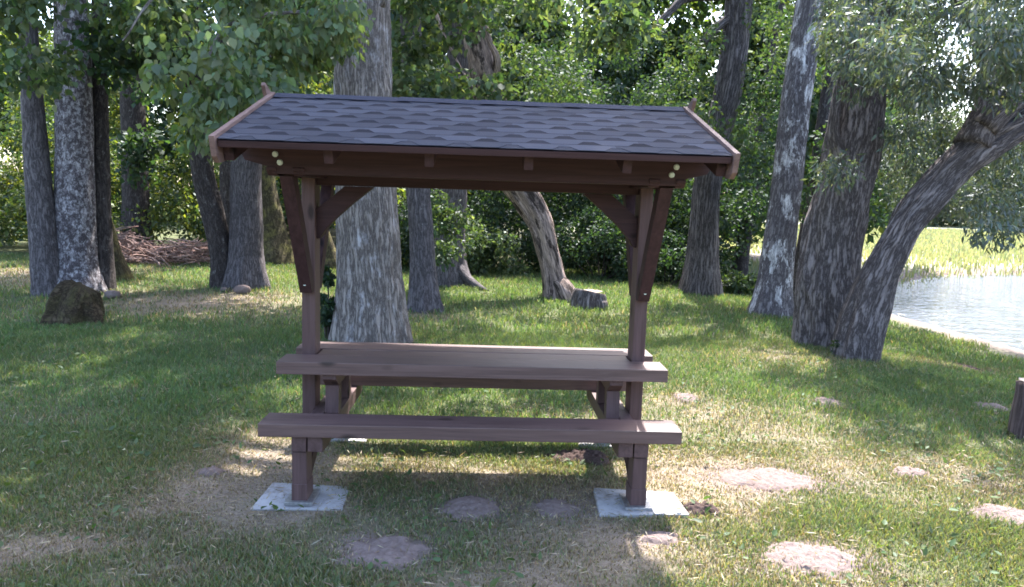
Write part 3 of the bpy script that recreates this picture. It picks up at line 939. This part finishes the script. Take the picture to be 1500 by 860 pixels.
bush('bush', 'pale green bush at the lawn edge left of the twisted leaning trunk', 705, 398, 120, 75, 16.6, GREEN_MID + GREEN_LITE, .10, 26)
bush('bush', 'dense blackish-green bush at the lawn edge right of the twisted leaning trunk', 880, 402, 150, 110, 16.6, GREEN_DARK, .085, 40, 220)
bush('bush', 'low dark bush at the foot of the oak, between it and the right post', 975, 410, 110, 80, 16.0, GREEN_DARK, .09, 26, 200)
bush('bush', 'low bush of weeds between the oak and the birch', 1082, 420, 70, 34, 15.5, GREEN_MID, .09, 14)
bush('bush', 'leafy bush in the gap between the moss-covered trunk and the left post', 425, 380, 70, 90, 18.2, GREEN_MID + GREEN_LITE, .13, 22)
bush('bush', 'tiny weed clump growing in the fork at the foot of the great willow', 1243, 508, 38, 34, dep(1240, 520) - .05, GREEN_DARK + GREEN_MID, .06, 12, 45)
bush('bush', 'dark leafy sapling beside the huge linden, seen just right of the left post', 482, 500, 40, 120, dep(482, 505) + .35, GREEN_DARK, .07, 16, 90)


# ------------------------------------------------------------------ the picnic shelter
SHELTER = empty('picnic_shelter', (0, 0, 0), 'dark brown wooden picnic table with benches under its own small shingled roof', 'picnic table')


def hexa(bm, A, Bq):
    """box from two quads of four points each"""
    v = [bm.verts.new(p) for p in A] + [bm.verts.new(p) for p in Bq]
    for f in ((3, 2, 1, 0), (4, 5, 6, 7), (0, 1, 5, 4), (1, 2, 6, 5), (2, 3, 7, 6), (3, 0, 4, 7)):
        bm.faces.new([v[i] for i in f])


def done(name, bm, mat, parent=SHELTER, bev=.004):
    bmesh.ops.recalc_face_normals(bm, faces=bm.faces)
    if bev:
        bmesh.ops.bevel(bm, geom=list(bm.edges), offset=bev, segments=2, profile=.6, affect='EDGES')
    me = bpy.data.meshes.new(name); bm.to_mesh(me); bm.free()
    return link(name, me, mat, parent)


def box(name, x0, x1, y0, y1, z0, z1, mat, parent=SHELTER, bev=.004, wob=.0015):
    bm = bmesh.new()
    r = lambda: random.uniform(-wob, wob)
    A = [(x0 + r(), y0 + r(), z0), (x1 + r(), y0 + r(), z0), (x1 + r(), y1 + r(), z0), (x0 + r(), y1 + r(), z0)]
    Bq = [(p[0] + r(), p[1] + r(), z1 + r()) for p in A]
    hexa(bm, A, Bq)
    return done(name, bm, mat, parent, bev)


def prism_x(name, prof, x0, x1, mat, parent=SHELTER, bev=.003):
    """profile in (y, z), extruded along x"""
    bm = bmesh.new()
    a = [bm.verts.new((x0, y, z)) for y, z in prof]; c = [bm.verts.new((x1, y, z)) for y, z in prof]
    bm.faces.new(a); bm.faces.new(c[::-1]); n = len(prof)
    for i in range(n): bm.faces.new((a[i], a[(i + 1) % n], c[(i + 1) % n], c[i]))
    return done(name, bm, mat, parent, bev)


def prism_y(name, prof, y0, y1, mat, parent=SHELTER, bev=.003):
    bm = bmesh.new()
    a = [bm.verts.new((x, y0, z)) for x, z in prof]; c = [bm.verts.new((x, y1, z)) for x, z in prof]
    bm.faces.new(a); bm.faces.new(c[::-1]); n = len(prof)
    for i in range(n): bm.faces.new((a[i], a[(i + 1) % n], c[(i + 1) % n], c[i]))
    return done(name, bm, mat, parent, bev)


def bolt(parent, x, y, z, r=.012, mat=None, h=.012, axis='y', sgn=-1):
    bm = bmesh.new()
    bmesh.ops.create_cone(bm, cap_ends=True, segments=14, radius1=r, radius2=r * .7, depth=h)
    R = Matrix.Rotation(rad(90), 4, 'X') if axis == 'y' else Matrix.Rotation(rad(90), 4, 'Y')
    bmesh.ops.transform(bm, matrix=Matrix.Translation((x, y, z)) @ R @ Matrix.Scale(sgn * 1.0 if sgn > 0 else 1, 4), verts=bm.verts)
    return done('bolt', bm, mat or METAL, parent, 0)


ZT, ZB, TH = .706, .449, .073
# table top: three planks, the middle one between the posts
box('table_plank', -1.138, 1.138, -.316, -.086, ZT - TH, ZT, WPLANK)
box('table_plank', -.955, .955, -.081, .081, ZT - TH, ZT - .002, WPLANK)
box('table_plank', -1.126, 1.134, .086, .316, ZT - TH, ZT, WPLANK)
for s in (-1, 1):
    box('bench_plank', -1.140, 1.140, *sorted((s * .6735, s * .455)), ZB - TH, ZB, WPLANK)
    tb = prism_x('table_beam', [(-.285, .632), (-.285, .600), (-.20, .545), (.20, .545), (.285, .600), (.285, .632)], *sorted((s * .800, s * .880)), WBEAM)
    for q in (-1, 1):
        bolt(tb, s * .842, q * .15, .5445, .011, METAL, .008)
    # A-frame struts between bench beams and table beam
    for q in (-1, 1):
        prism_x('strut', [(q * .12, .544), (q * .20, .544), (q * .215, .376), (q * .135, .376)], *sorted((s * .800, s * .880)), WPOST)
    # bench beams: a pair running front to back
    for xi, xo, e in ((.800, .880, .655), (.888, .966, .655)):
        prism_x('bench_beam', [(-e, .375), (-e, .292), (-.60, .284), (.60, .284), (e, .292), (e, .375)], *sorted((s * xi, s * xo)), WBEAM)
    # legs under the outer beam, each with a raking brace
    for q in (-1, 1):
        lg = box('leg', *sorted((s * .889, s * .967)), *sorted((q * .637, q * .505)), .09, .283, WPOST)
        prism_x('leg_brace', [(q * .500, .105), (q * .500, .190), (q * .37, .283), (q * .16, .283)], *sorted((s * .893, s * .963)), WOOD[1])
        an = box('post_anchor', *sorted((s * .885, s * .971)), *sorted((q * .641, q * .501)), .010, .104, WPOST, SHELTER, .003)
        bm = bmesh.new(); hx, hy = .075, .105
        cx, cyy = s * .928, q * .565
        hexa(bm, [(cx - hx, cyy - hy, -.006), (cx + hx, cyy - hy, -.006), (cx + hx, cyy + hy, -.006), (cx - hx, cyy + hy, -.006)],
             [(cx - hx, cyy - hy, .012), (cx + hx, cyy - hy, .012), (cx + hx, cyy + hy, .012), (cx - hx, cyy + hy, .012)])
        done('base_plate', bm, METAL, an, .002)
    # roof post
    po = box('post', *sorted((s * .968, s * 1.046)), -.075, .075, .29, 2.10, WPOST, SHELTER, .006)
    # cross beam carrying the purlins
    for xi, xo in ((.905, .965), (1.049, 1.10)):
        prism_x('tie_beam', [(-.60, 1.80), (-.60, 1.785), (-.57, 1.758), (.57, 1.758), (.60, 1.785), (.60, 1.80), (.40, 1.865), (-.40, 1.865)], *sorted((s * xi, s * xo)), WOOD[1])
    # long Y braces in line with the post
    for q in (-1, 1):
        br = prism_x('brace', [(q * .077, 1.085), (q * .135, 1.085), (q * .565, 1.757), (q * .465, 1.757), (q * .077, 1.155)], *sorted((s * .972, s * 1.043)), WOOD[2])
        bolt(br, s * 1.008, q * .158, 1.140, .013, CAPM, .02)
        bolt(br, s * 1.008, q * .508, 1.690, .009, METAL, .012)
    # short knee brace towards the middle
    prism_y('knee_brace', [(s * .967, 1.400), (s * .967, 1.580), (s * .80, 1.719), (s * .630, 1.719), (s * .745, 1.625), (s * .855, 1.525), (s * .915, 1.455), (s * .945, 1.405)], -.035, .035, WOOD[0])

box('tie_rail', -.966, .966, -.038, .038, 1.721, 1.80, WOOD[0])
for s in (-1, 1):
    pu = prism_y('purlin', [(-1.235, 1.98), (-1.235, 1.875), (-1.215, 1.835), (-1.09, 1.802), (-1.07, 1.768), (1.07, 1.768), (1.09, 1.802), (1.215, 1.835), (1.235, 1.875), (1.235, 1.98)], *sorted((s * .505, s * .59)), WOOD[0])
    if s < 0:
        for x, z in ((-1.056, 1.868), (-1.032, 1.826), (1.047, 1.868), (1.024, 1.826)):
            bolt(pu, x, -.596, z, .0165, CAPM, .014)
box('ridge_beam', -1.20, 1.20, -.036, .036, 2.06, 2.13, WOOD[0])

RY, ZE, ZR = .995, 1.910, 2.235
sl_a = math.atan2(ZR - ZE, RY)
SL = math.hypot(ZR - ZE, RY)


def roof_pt(x, s, h, q):
    """x along ridge, s distance from eave up the slope, h height above roof deck, q = -1 front, +1 back"""
    y = -RY + s * math.cos(sl_a) - h * math.sin(sl_a); z = ZE + s * math.sin(sl_a) + h * math.cos(sl_a)
    return (x, -q * y if q > 0 else y, z)


def slope_box(name, x0, x1, s0, s1, h0, h1, q, mat, bev=.003):
    bm = bmesh.new()
    hexa(bm, [roof_pt(x0, s0, h0, q), roof_pt(x1, s0, h0, q), roof_pt(x1, s1, h0, q), roof_pt(x0, s1, h0, q)],
         [roof_pt(x0, s0, h1, q), roof_pt(x1, s0, h1, q), roof_pt(x1, s1, h1, q), roof_pt(x0, s1, h1, q)])
    return done(name, bm, mat, SHELTER, bev)


for q in (-1, 1):
    for x in (-1.185, -.715, -.235, .245, .725, 1.185):
        slope_box('rafter', x - .0225, x + .0225, .055, SL - .02, -.118, -.038, q, WOOD[1])
    slope_box('roof_boarding', -1.200, 1.200, .012, SL - .004, -.036, -.012, q, WOOD[0])
    # eave board
    slope_box('eave_board', -1.208, 1.208, -.012, .010, -.036, -.004, q, WOOD[0])
    # bargeboards; the back pair runs on past the ridge as small horns
    for sgn in (-1, 1):
        bm = bmesh.new()
        x0, x1 = sorted((sgn * 1.211, sgn * 1.238)) if q < 0 else sorted((sgn * 1.2395, sgn * 1.262))
        top = SL + (.0 if q < 0 else .125)
        prof = [(-.035, .022), (top, .022), (top, -.0) if q < 0 else (top + .005, .0), (top - .04, -.105) if q < 0 else (top - .11, -.07), (.06, -.125), (.0, -.115), (-.032, -.075)]
        a = [bm.verts.new(roof_pt(x0, s_, h_, q)) for s_, h_ in prof]; c = [bm.verts.new(roof_pt(x1, s_, h_, q)) for s_, h_ in prof]
        bm.faces.new(a); bm.faces.new(c[::-1])
        for i in range(len(prof)): bm.faces.new((a[i], a[(i + 1) % len(prof)], c[(i + 1) % len(prof)], c[i]))
        done('bargeboard', bm, WTRIM[1], SHELTER, .003)


def shingles(q):
    rows = 10; ex = SL / rows; per = .25; x0, x1 = -1.207, 1.207
    V = []; Fq = []; Fh = []; cols = []
    light = np.array([.070, .073, .093]); darkc = np.array([.018, .019, .027])

    def quad(pts, c):
        i = len(V); V.extend(pts); cols.extend([c] * len(pts)); (Fq if len(pts) == 4 else Fh).append(tuple(range(i, i + len(pts))))
    for r in range(rows):
        s0 = r * ex - .012; th = .004
        offs = (r % 2) * per / 2 + random.uniform(-.008, .008)
        base = .004 + 0.0

        def P(x, s):
            # each course lies on the one below: lifted at its lower edge
            return roof_pt(min(max(x, x0), x1), min(s, SL), base + .0024 * max(0, 1 - (s - s0) / (2 * ex)), q)

        def Pl(x, s):
            return roof_pt(min(max(x, x0), x1), min(s, SL), base + .0024 * max(0, 1 - (s - s0) / (2 * ex)) - .0022, q)
        n = int((x1 - x0) / per) + 3
        for k in range(-1, n):
            cx = x0 + offs + k * per
            if cx + per / 2 < x0 or cx - per / 2 > x1: continue
            tone = random.uniform(.72, 1.25)
            c = (*(light * tone), 1)
            hw0, hw1, hw = per * .25, per * .40, per * .5; ht = ex * .58
            a = P(cx - hw0, s0); b = P(cx + hw0, s0); c1 = P(cx + hw1, s0 + ht); d1 = P(cx - hw1, s0 + ht)
            quad([a, b, c1, d1], c)
            quad([Pl(cx - hw0, s0), Pl(cx + hw0, s0), b, a], (*(light * .55), 1))
            quad([Pl(cx + hw0, s0), Pl(cx + hw1, s0 + ht), c1, b], (*(light * .45), 1))
            quad([Pl(cx - hw1, s0 + ht), Pl(cx - hw0, s0), a, d1], (*(light * .45), 1))
            quad([P(cx - hw, s0 + ht), d1, c1, P(cx + hw, s0 + ht), P(cx + hw, s0 + ex), P(cx - hw, s0 + ex)], c)
            # the dark printed shade band seen between the tabs of the next course
            cd = (*(darkc * random.uniform(.6, 1.2)), 1); m2 = s0 + ex * 1.62
            quad([P(cx - hw, s0 + ex), P(cx + hw, s0 + ex), P(cx + hw, m2), P(cx - hw, m2)], cd)
            quad([P(cx - hw, m2), P(cx + hw, m2), P(cx + hw, s0 + 2 * ex), P(cx - hw, s0 + 2 * ex)], c)
    quad([roof_pt(x0, -.014, .0040, q), roof_pt(x1, -.014, .0040, q), roof_pt(x1, .10, .0040, q), roof_pt(x0, .10, .0040, q)], (*(light * .75), 1))
    # underlay sheet
    quad([roof_pt(x0, -.012, -.008, q), roof_pt(x1, -.012, -.008, q), roof_pt(x1, SL, -.008, q), roof_pt(x0, SL, -.008, q)], (*darkc, 1))
    me = npmesh('roof_shingles', V, [Fq, Fh], {'col': np.array(cols)})
    return link('roof_shingles', me, SHING, SHELTER)


shingles(-1); shingles(1)
# ridge caps
bm = bmesh.new()
k = 10
for i in range(k):
    xa = -1.205 + 2.41 * i / k; xb = -1.205 + 2.41 * (i + 1) / k + .02
    hh = .014 + .002 * (i % 2)
    p = lambda x, s, h, q: roof_pt(min(x, 1.206), s, h, q)
    a = [p(xa, SL - .085, hh - .003, -1), p(xa, SL - .0, hh + .004, -1), p(xa, SL - .085, hh - .003, 1)]
    c = [p(xb, SL - .085, hh - .005, -1), p(xb, SL - .0, hh + .002, -1), p(xb, SL - .085, hh - .005, 1)]
    va = [bm.verts.new(t_) for t_ in a]; vc = [bm.verts.new(t_) for t_ in c]
    bm.faces.new((va[0], vc[0], vc[1], va[1])); bm.faces.new((va[1], vc[1], vc[2], va[2]))
me = bpy.data.meshes.new('ridge_cap'); bm.to_mesh(me); bm.free()
ca = me.attributes.new('col', 'FLOAT_COLOR', 'POINT')
for t_ in ca.data: t_.color = (.050, .053, .076, 1)
link('ridge_cap', me, SHING, SHELTER)

# ------------------------------------------------------------------ slabs, molehills, stumps, litter
SL_LAB = ['front left concrete paving slab under the bench leg, all in the roof shade', 'front right concrete paving slab under the bench leg, half in sun',
          'rear left concrete paving slab glimpsed beneath the front bench', 'rear right concrete paving slab glimpsed beneath the front bench']
for (x, y, hx, hy), lab in zip(SLABS, SL_LAB):
    o = box('concrete_slab', x - hx, x + hx, y - hy, y + hy, -.04, -.002, CONC, None, .006, .012)
    # origin at the slab
    me = o.data; me.transform(Matrix.Translation((-x, -y, 0))); o.location = (x, y, 0)
    tag(o, lab, 'slab', 'concrete slabs under the table legs')


def mound(name, label, x, y, rx, ry, h, mat, cat, seed, group=None, rough=.5, flat=False):
    n, m = 34, 90
    V = [(0, 0, h)]; F3 = []; F4 = []
    for i in range(1, n + 1):
        for j in range(m):
            a = j / m * 2 * math.pi; V.append((math.cos(a) * i / n, math.sin(a) * i / n, 0))
    V = np.array(V, float)
    rr = np.hypot(V[:, 0], V[:, 1])
    ang = np.arctan2(V[:, 1], V[:, 0])
    edge = 1 + (fbm(np.stack([np.cos(ang) * 1.6 + seed, np.sin(ang) * 1.6, np.full(len(V), seed)], -1), 3) - .5) * 1.1
    px_, py_ = V[:, 0] * edge * rx, V[:, 1] * edge * ry
    hgt = h * np.maximum(0, 1 - rr ** 2) ** .8
    lump = fbm(np.stack([px_ * 42 + seed, py_ * 42, np.full(len(V), seed)], -1), 3) - .5
    big = fbm(np.stack([px_ * 9 + seed, py_ * 9, np.full(len(V), seed + 4)], -1), 3) - .5
    lift = -.004 if flat else -.010
    z = hgt * (1 + rough * lump * 1.6) + lump * .017 + (big * .05 if flat else 0) * rr - .040 * rr ** 3 * (1 if flat else .3) + ground_z(px_ + x, py_ + y) - gz(x, y) + lift
    V = np.stack([px_, py_, z], -1)
    for j in range(m):
        F3.append((0, 1 + j, 1 + (j + 1) % m))
    for i in range(n - 1):
        for j in range(m):
            a = 1 + i * m + j; b = 1 + i * m + (j + 1) % m
            F4.append((a, a + m, b + m, b))
    me = npmesh(name, V, [F3, F4], None, True)
    o = link(name, me, mat); o.location = (x, y, gz(x, y)); tag(o, label, cat, group); return o


for k, (x, y, rx, ry, lab) in enumerate(MOLEW):
    mound('molehill', lab, x, y, rx * 1.15, ry * 1.22, min(.009, .04 * ry + .003), DSOIL if 'dark' in lab else SOIL, 'molehill', 3.3 * k + 1, 'molehills in the lawn', flat=True)
p, _ = pg(1030, 745)
mound('soil_heap', 'dark clump of dug soil against the right edge of the right front slab', p[0] + .0, p[1] + .02, .11, .09, .035, DSOIL, 'soil', 91.)
p, _ = pg(850, 668)
mound('soil_heap', 'dark heap of dug earth in shadow behind the front bench, right of centre', p[0], p[1], .22, .11, .05, DSOIL, 'soil', 57.)


def stump(name, label, path, bark, cat, topmat=None, seg=44, amp=.02, flare=.4, freq=9):
    b = path[1]; root = empty(name, (b[0], b[1], gz(b[0], b[1])), label, cat); off = np.array(root.location)
    tr = [(q[0] - off[0], q[1] - off[1], q[2] - off[2], q[3]) for q in path]
    v, f, t, bc = tube_np(tr, seg, .025, amp, freq, .2, flare, 5, len(label) * .7, .08)
    join_tubes('bole', [(v, f, t, bc)], bark, root)
    if topmat:
        r = tr[-1][3] * .9; n = 30
        V = [(0, 0, 0)] + [(math.cos(a) * r, math.sin(a) * r, random.uniform(-.004, .006)) for a in np.linspace(0, 2 * np.pi, n, endpoint=False)]
        V = [(x + tr[-1][0], y + tr[-1][1], z + tr[-1][2] + .008) for x, y, z in V]
        me = npmesh('cut_face', V, [[(0, 1 + i, 1 + (i + 1) % n) for i in range(n)]]); link('cut_face', me, topmat, root)
    return root


def cut_mat():
    b = NB('cut_wood'); c = b.co()
    v = b.vor(c, 3.0)
    n = b.noise(c, 30, 4)
    b.prin(b.ramp(b.mix(.4, v, n), [(.2, (.20, .15, .12)), (.7, (.38, .31, .26))]), .85, b.bump(n, .4, .004)); return b.m


CUT = cut_mat()
POSTB = bark_mat('weathered_post', (.05, .035, .034), (.19, .145, .14), 14, .05, None, 6, (.5, .6), None, .5, 1, .02)
d = dep(1518, 645) + .12
stump('post_stump', 'short weathered brown wooden post stump cut off by the right edge of the photo', px_path([(1519, 646, 72), (1520, 610, 66), (1521, 580, 58), (1521, 560, 54)], d), POSTB, 'stump', CUT, 44, .012, .12, 11)
STUMPB = bark_mat('rotten_stump', (.045, .033, .022), (.16, .12, .08), 20, .8, (.11, .10, .04), 5, (.46, .62), None, .5, 1, .06)
d = dep(110, 474) + .3
stump('mossy_stump', 'squat brown mossy tree stump in the shade in front of the lichen-blotched trunk', px_path([(110, 477, 74), (110, 462, 68), (111, 447, 60), (114, 433, 50), (117, 422, 38), (119, 418, 18)], d), STUMPB, 'stump', None, 90, .10, .12, 6)
d = dep(864, 448) + .12
stump('low_stump', 'low split tree stump at the foot of the twisted leaning trunk', px_path([(863, 451, 48), (863, 441, 45), (864, 432, 42), (865, 427, 39)], d), BARK['willow'], 'stump', CUT, 44, .06, .12, 6)


def stick_heap():
    tubes = []
    for k in range(420):
        t = random.random(); q = random.uniform(-1, 1)
        px_ = 165 + t * 135; c = pd(px_, 383, 17.3 - .9 * random.random())
        prof = (.78 - .35 * t) * (1 - abs(q) ** 2 * .7) * (.75 + .25 * math.sin(t * 9))
        z = random.random() ** .8 * prof * 1.0 + .03
        c = np.array([c[0], c[1] + q * .6, gz(c[0], c[1]) + z])
        a = random.uniform(0, 6.28); L = random.uniform(.15, .55); el = random.gauss(0, .32)
        dv = np.array([math.cos(a) * math.cos(el), math.sin(a) * math.cos(el) * .6, math.sin(el)]) * L
        r = random.uniform(.006, .02)
        mid = c + np.array([random.gauss(0, .04), random.gauss(0, .04), random.gauss(.02, .03)])
        tubes.append(tube_np([(*(c - dv), r), (*mid, r * .9), (*(c + dv), r * .4)], 5, .2, 0, 9, .3, 0, 5, k, 0))
    b = pd(230, 384, 17); off = np.array([b[0], b[1], gz(b[0], b[1])])
    tubes = [(v - off, f, t, bc) for v, f, t, bc in tubes]
    o = join_tubes('brush_heap', tubes, bark_mat('dry_brush', (.17, .115, .10), (.48, .36, .325), 20, .3, (.20, .11, .09), 2.5, (.45, .55)), None)
    o.location = off
    tag(o, 'heap of dry pinkish-brown branches around the foot of the dark oak at left', 'brush heap')
    mound('soil_heap', 'low bank of dead leaves showing under the dry brush heap', off[0], off[1] + .05, 1.15, .6, .34, DSOIL, 'soil', 12.)


stick_heap()


def stone(label, px, py, s, seed):
    p, t = pg(px, py); bm = bmesh.new(); bmesh.ops.create_icosphere(bm, subdivisions=3, radius=1)
    co_ = np.array([v.co[:] for v in bm.verts]); k = .75 + .6 * fbm(co_ * 1.3 + seed, 3)
    for v, kk in zip(bm.verts, k): v.co = Vector((v.co.x * s * kk, v.co.y * s * kk * .8, v.co.z * s * .6 * kk))
    for f in bm.faces: f.smooth = True
    o = done('stone', bm, SOIL, None, 0); o.location = (p[0], p[1], gz(p[0], p[1]) + s * .25); tag(o, label, 'stone'); return o


stone('pinkish stone lying at the foot of the straight grey trunk', 356, 428, .13, 2.)
stone('grey stone beside the foot of the thin black trunk', 165, 432, .12, 5.)
stone('small pale stone between the curved dark trunk and the straight grey trunk', 328, 425, .06, 9.)
p, t = pg(179, 667)
me = leaves_mesh('fallen_leaf', np.array([[0, 0, .012]]), np.array([[.6, -.6, .3]]), np.array([[0.2, -.5, .8]]), np.array([.05]), .55, np.array([[.62, .58, .42, 1]]), 'ovate')
o = link('fallen_leaf', me, LEAF); o.location = (p[0], p[1], gz(p[0], p[1]) + .02); tag(o, 'single pale fallen leaf lying on the shaded lawn at left', 'leaf')


# ------------------------------------------------------------------ grass
def sample_lawn(n, d0, d1):
    """points on the lawn inside the (slightly widened) view between two depths"""
    out = []
    dd = np.sqrt(RNG.uniform(d0 ** 2, d1 ** 2, n)); lat = RNG.uniform(-.76, .76, n)
    x = CAM[0] + CF[0] * dd + lat * dd; y = CAM[1] + dd * .991
    s = in_lake(x, y); k = s > 1.3 + .7 * n2(x, y, 1.5, 3.9)
    return x[k], y[k], dd[k]


def grass(name, label, x, y, hgt, wid, cols, lean, flat=None):
    n = len(x); z = ground_z(x, y) - .022
    a = RNG.uniform(0, 2 * np.pi, n); ld = np.stack([np.cos(a), np.sin(a)], -1)
    l = lean * RNG.uniform(.2, 1.3, n) * hgt
    fa = RNG.uniform(0, 2 * np.pi, n); sx = np.cos(fa) * wid / 2; sy = np.sin(fa) * wid / 2
    B = np.stack([x, y, z], -1)
    S = np.stack([sx, sy, np.zeros(n)], -1)
    mid = B + np.stack([ld[:, 0] * l * .35, ld[:, 1] * l * .35, hgt * .6], -1)
    tip = B + np.stack([ld[:, 0] * l, ld[:, 1] * l, hgt * RNG.uniform(.75, 1.05, n)], -1)
    V = np.stack([B - S, B + S, mid + S * .75, mid - S * .75, tip], 1).reshape(-1, 3)
    i = np.arange(n)[:, None] * 5
    me = npmesh(name, V, [i + np.array([0, 1, 2, 3]), i + np.array([3, 2, 4])], {'col': np.repeat(cols, 5, 0)})
    o = link(name, me, GRASSM); tag(o, label, 'grass', kind='stuff'); return o


G_G = 1.36 * np.array([[.092, .122, .050], [.080, .110, .046], [.108, .132, .058], [.074, .104, .046]])
G_D = np.array([[.26, .215, .150], [.20, .16, .11], [.15, .112, .075], [.32, .275, .205]])


def grow(n, d0, d1, h, w):
    x, y, dd = sample_lawn(n, d0, d1)
    d = dryness(x, y); b = bare(x, y)
    clump = n2(x, y, 3.0, 2.7)
    keep = (RNG.random(len(x)) > b * .88) & (RNG.random(len(x)) > .55 * d) & (RNG.random(len(x)) < .35 + 1.1 * clump)
    x, y, dd, d, clump = x[keep], y[keep], dd[keep], d[keep], clump[keep]
    n = len(x)
    isdry = RNG.random(n) < np.clip(.08 - .045 * sstep(0, 1.5, y) + .92 * d, 0, 1)
    patch = n2(x, y, .8, 5.5)[:, None]
    cg = jitter_col(G_G, n, .42, .2); cg[:, :3] *= (.80 + .45 * patch); cg[:, 0] *= (.85 + .4 * n2(x, y, .5, 8.1)); cg[:, :3] *= 1 - sstep(-.2, 1.5, y)[:, None] * np.array([.20, .04, .14])
    cd = jitter_col(G_D, n, .25, .1)
    c = np.where(isdry[:, None], cd, cg)
    hh = .85 * h * RNG.uniform(.45, 1.25, n) * (.55 + .9 * clump) * (1 - .55 * d)
    far = sstep(0, 2, y)
    hh *= 1 + .5 * far * n2(x, y, 1.4, 1.9)
    return x, y, hh, w * RNG.uniform(.6, 1.3, n), c


X = [grow(225000, 2.7, 5.2, .047, .0058), grow(210000, 5.2, 9.5, .056, .0068), grow(170000, 9.5, 18.5, .08, .012)]
x, y, h, wd, c = [np.concatenate([a[k] for a in X]) for k in range(5)]
grass('lawn_grass', 'short mown lawn grass, green with straw-coloured blades', x, y, h, wd, c, .75)

# clippings and dry stalks lying flat
x, y, dd = sample_lawn(26000, 2.7, 7.5)
k = RNG.random(len(x)) < .12 + .9 * dryness(x, y); x, y = x[k], y[k]; n = len(x)
P = np.stack([x, y, ground_z(x, y) + RNG.uniform(-.012, .02, n)], -1)
tip = RNG.normal(size=(n, 3)); tip[:, 2] *= .22
me = leaves_mesh('grass_clippings', P, tip, np.tile([0, 0, 1.], (n, 1)) + RNG.normal(size=(n, 3)) * .4, RNG.uniform(.02, .07, n), .11, jitter_col(G_D * 1.1, n, .3, .1), 'kite')
tag(link('grass_clippings', me, GRASSM), 'dry straw and grass clippings scattered on the mown lawn', 'clippings', kind='stuff')
# broad-leaved weeds
x, y, dd = sample_lawn(4200, 2.7, 8)
k = (n2(x, y, 1.6, 12.) > .52) & (bare(x, y) < .2); x, y = x[k], y[k]; n = len(x)
P = np.stack([x, y, ground_z(x, y) + RNG.uniform(-.01, .03, n)], -1)
tip = RNG.normal(size=(n, 3)); tip[:, 2] = np.abs(tip[:, 2]) * .5
me = leaves_mesh('lawn_weeds', P, tip, np.tile([0, 0, 1.2], (n, 1)) + RNG.normal(size=(n, 3)) * .4, RNG.uniform(.02, .06, n), .55, jitter_col([(.08, .12, .045), (.06, .10, .03)], n, .3), 'ovate')
tag(link('lawn_weeds', me, GRASSM), 'broad-leaved weeds growing among the lawn grass', 'weeds', kind='stuff')

# reeds and rough meadow across the bay
n = 60000
yy = np.sqrt(RNG.uniform(15.5 ** 2, 75 ** 2, n)); xx = RNG.uniform(.22, 1.1, n) * yy + 1.0
s = in_lake(xx, yy); k = (s > -.6) & (xx > 5.5); xx, yy = xx[k], yy[k]; n = len(xx)
pth = np.abs(yy - 23 - .1 * xx) < 2.0
k = ~(pth & (xx < 15)); xx, yy = xx[k], yy[k]; n = len(xx)
hh = np.where(yy > 26, .26, .22) * RNG.uniform(.5, 1.2, n) * (.5 + n2(xx, yy, .15, 2.0))
cr = jitter_col([(.235, .245, .165), (.22, .235, .15), (.255, .255, .185), (.19, .21, .13)], n, .25)
grass('reeds', 'pale yellow-green reed meadow on the far side of the bay', xx, yy, hh, .02 + yy * .0014, cr, .35)
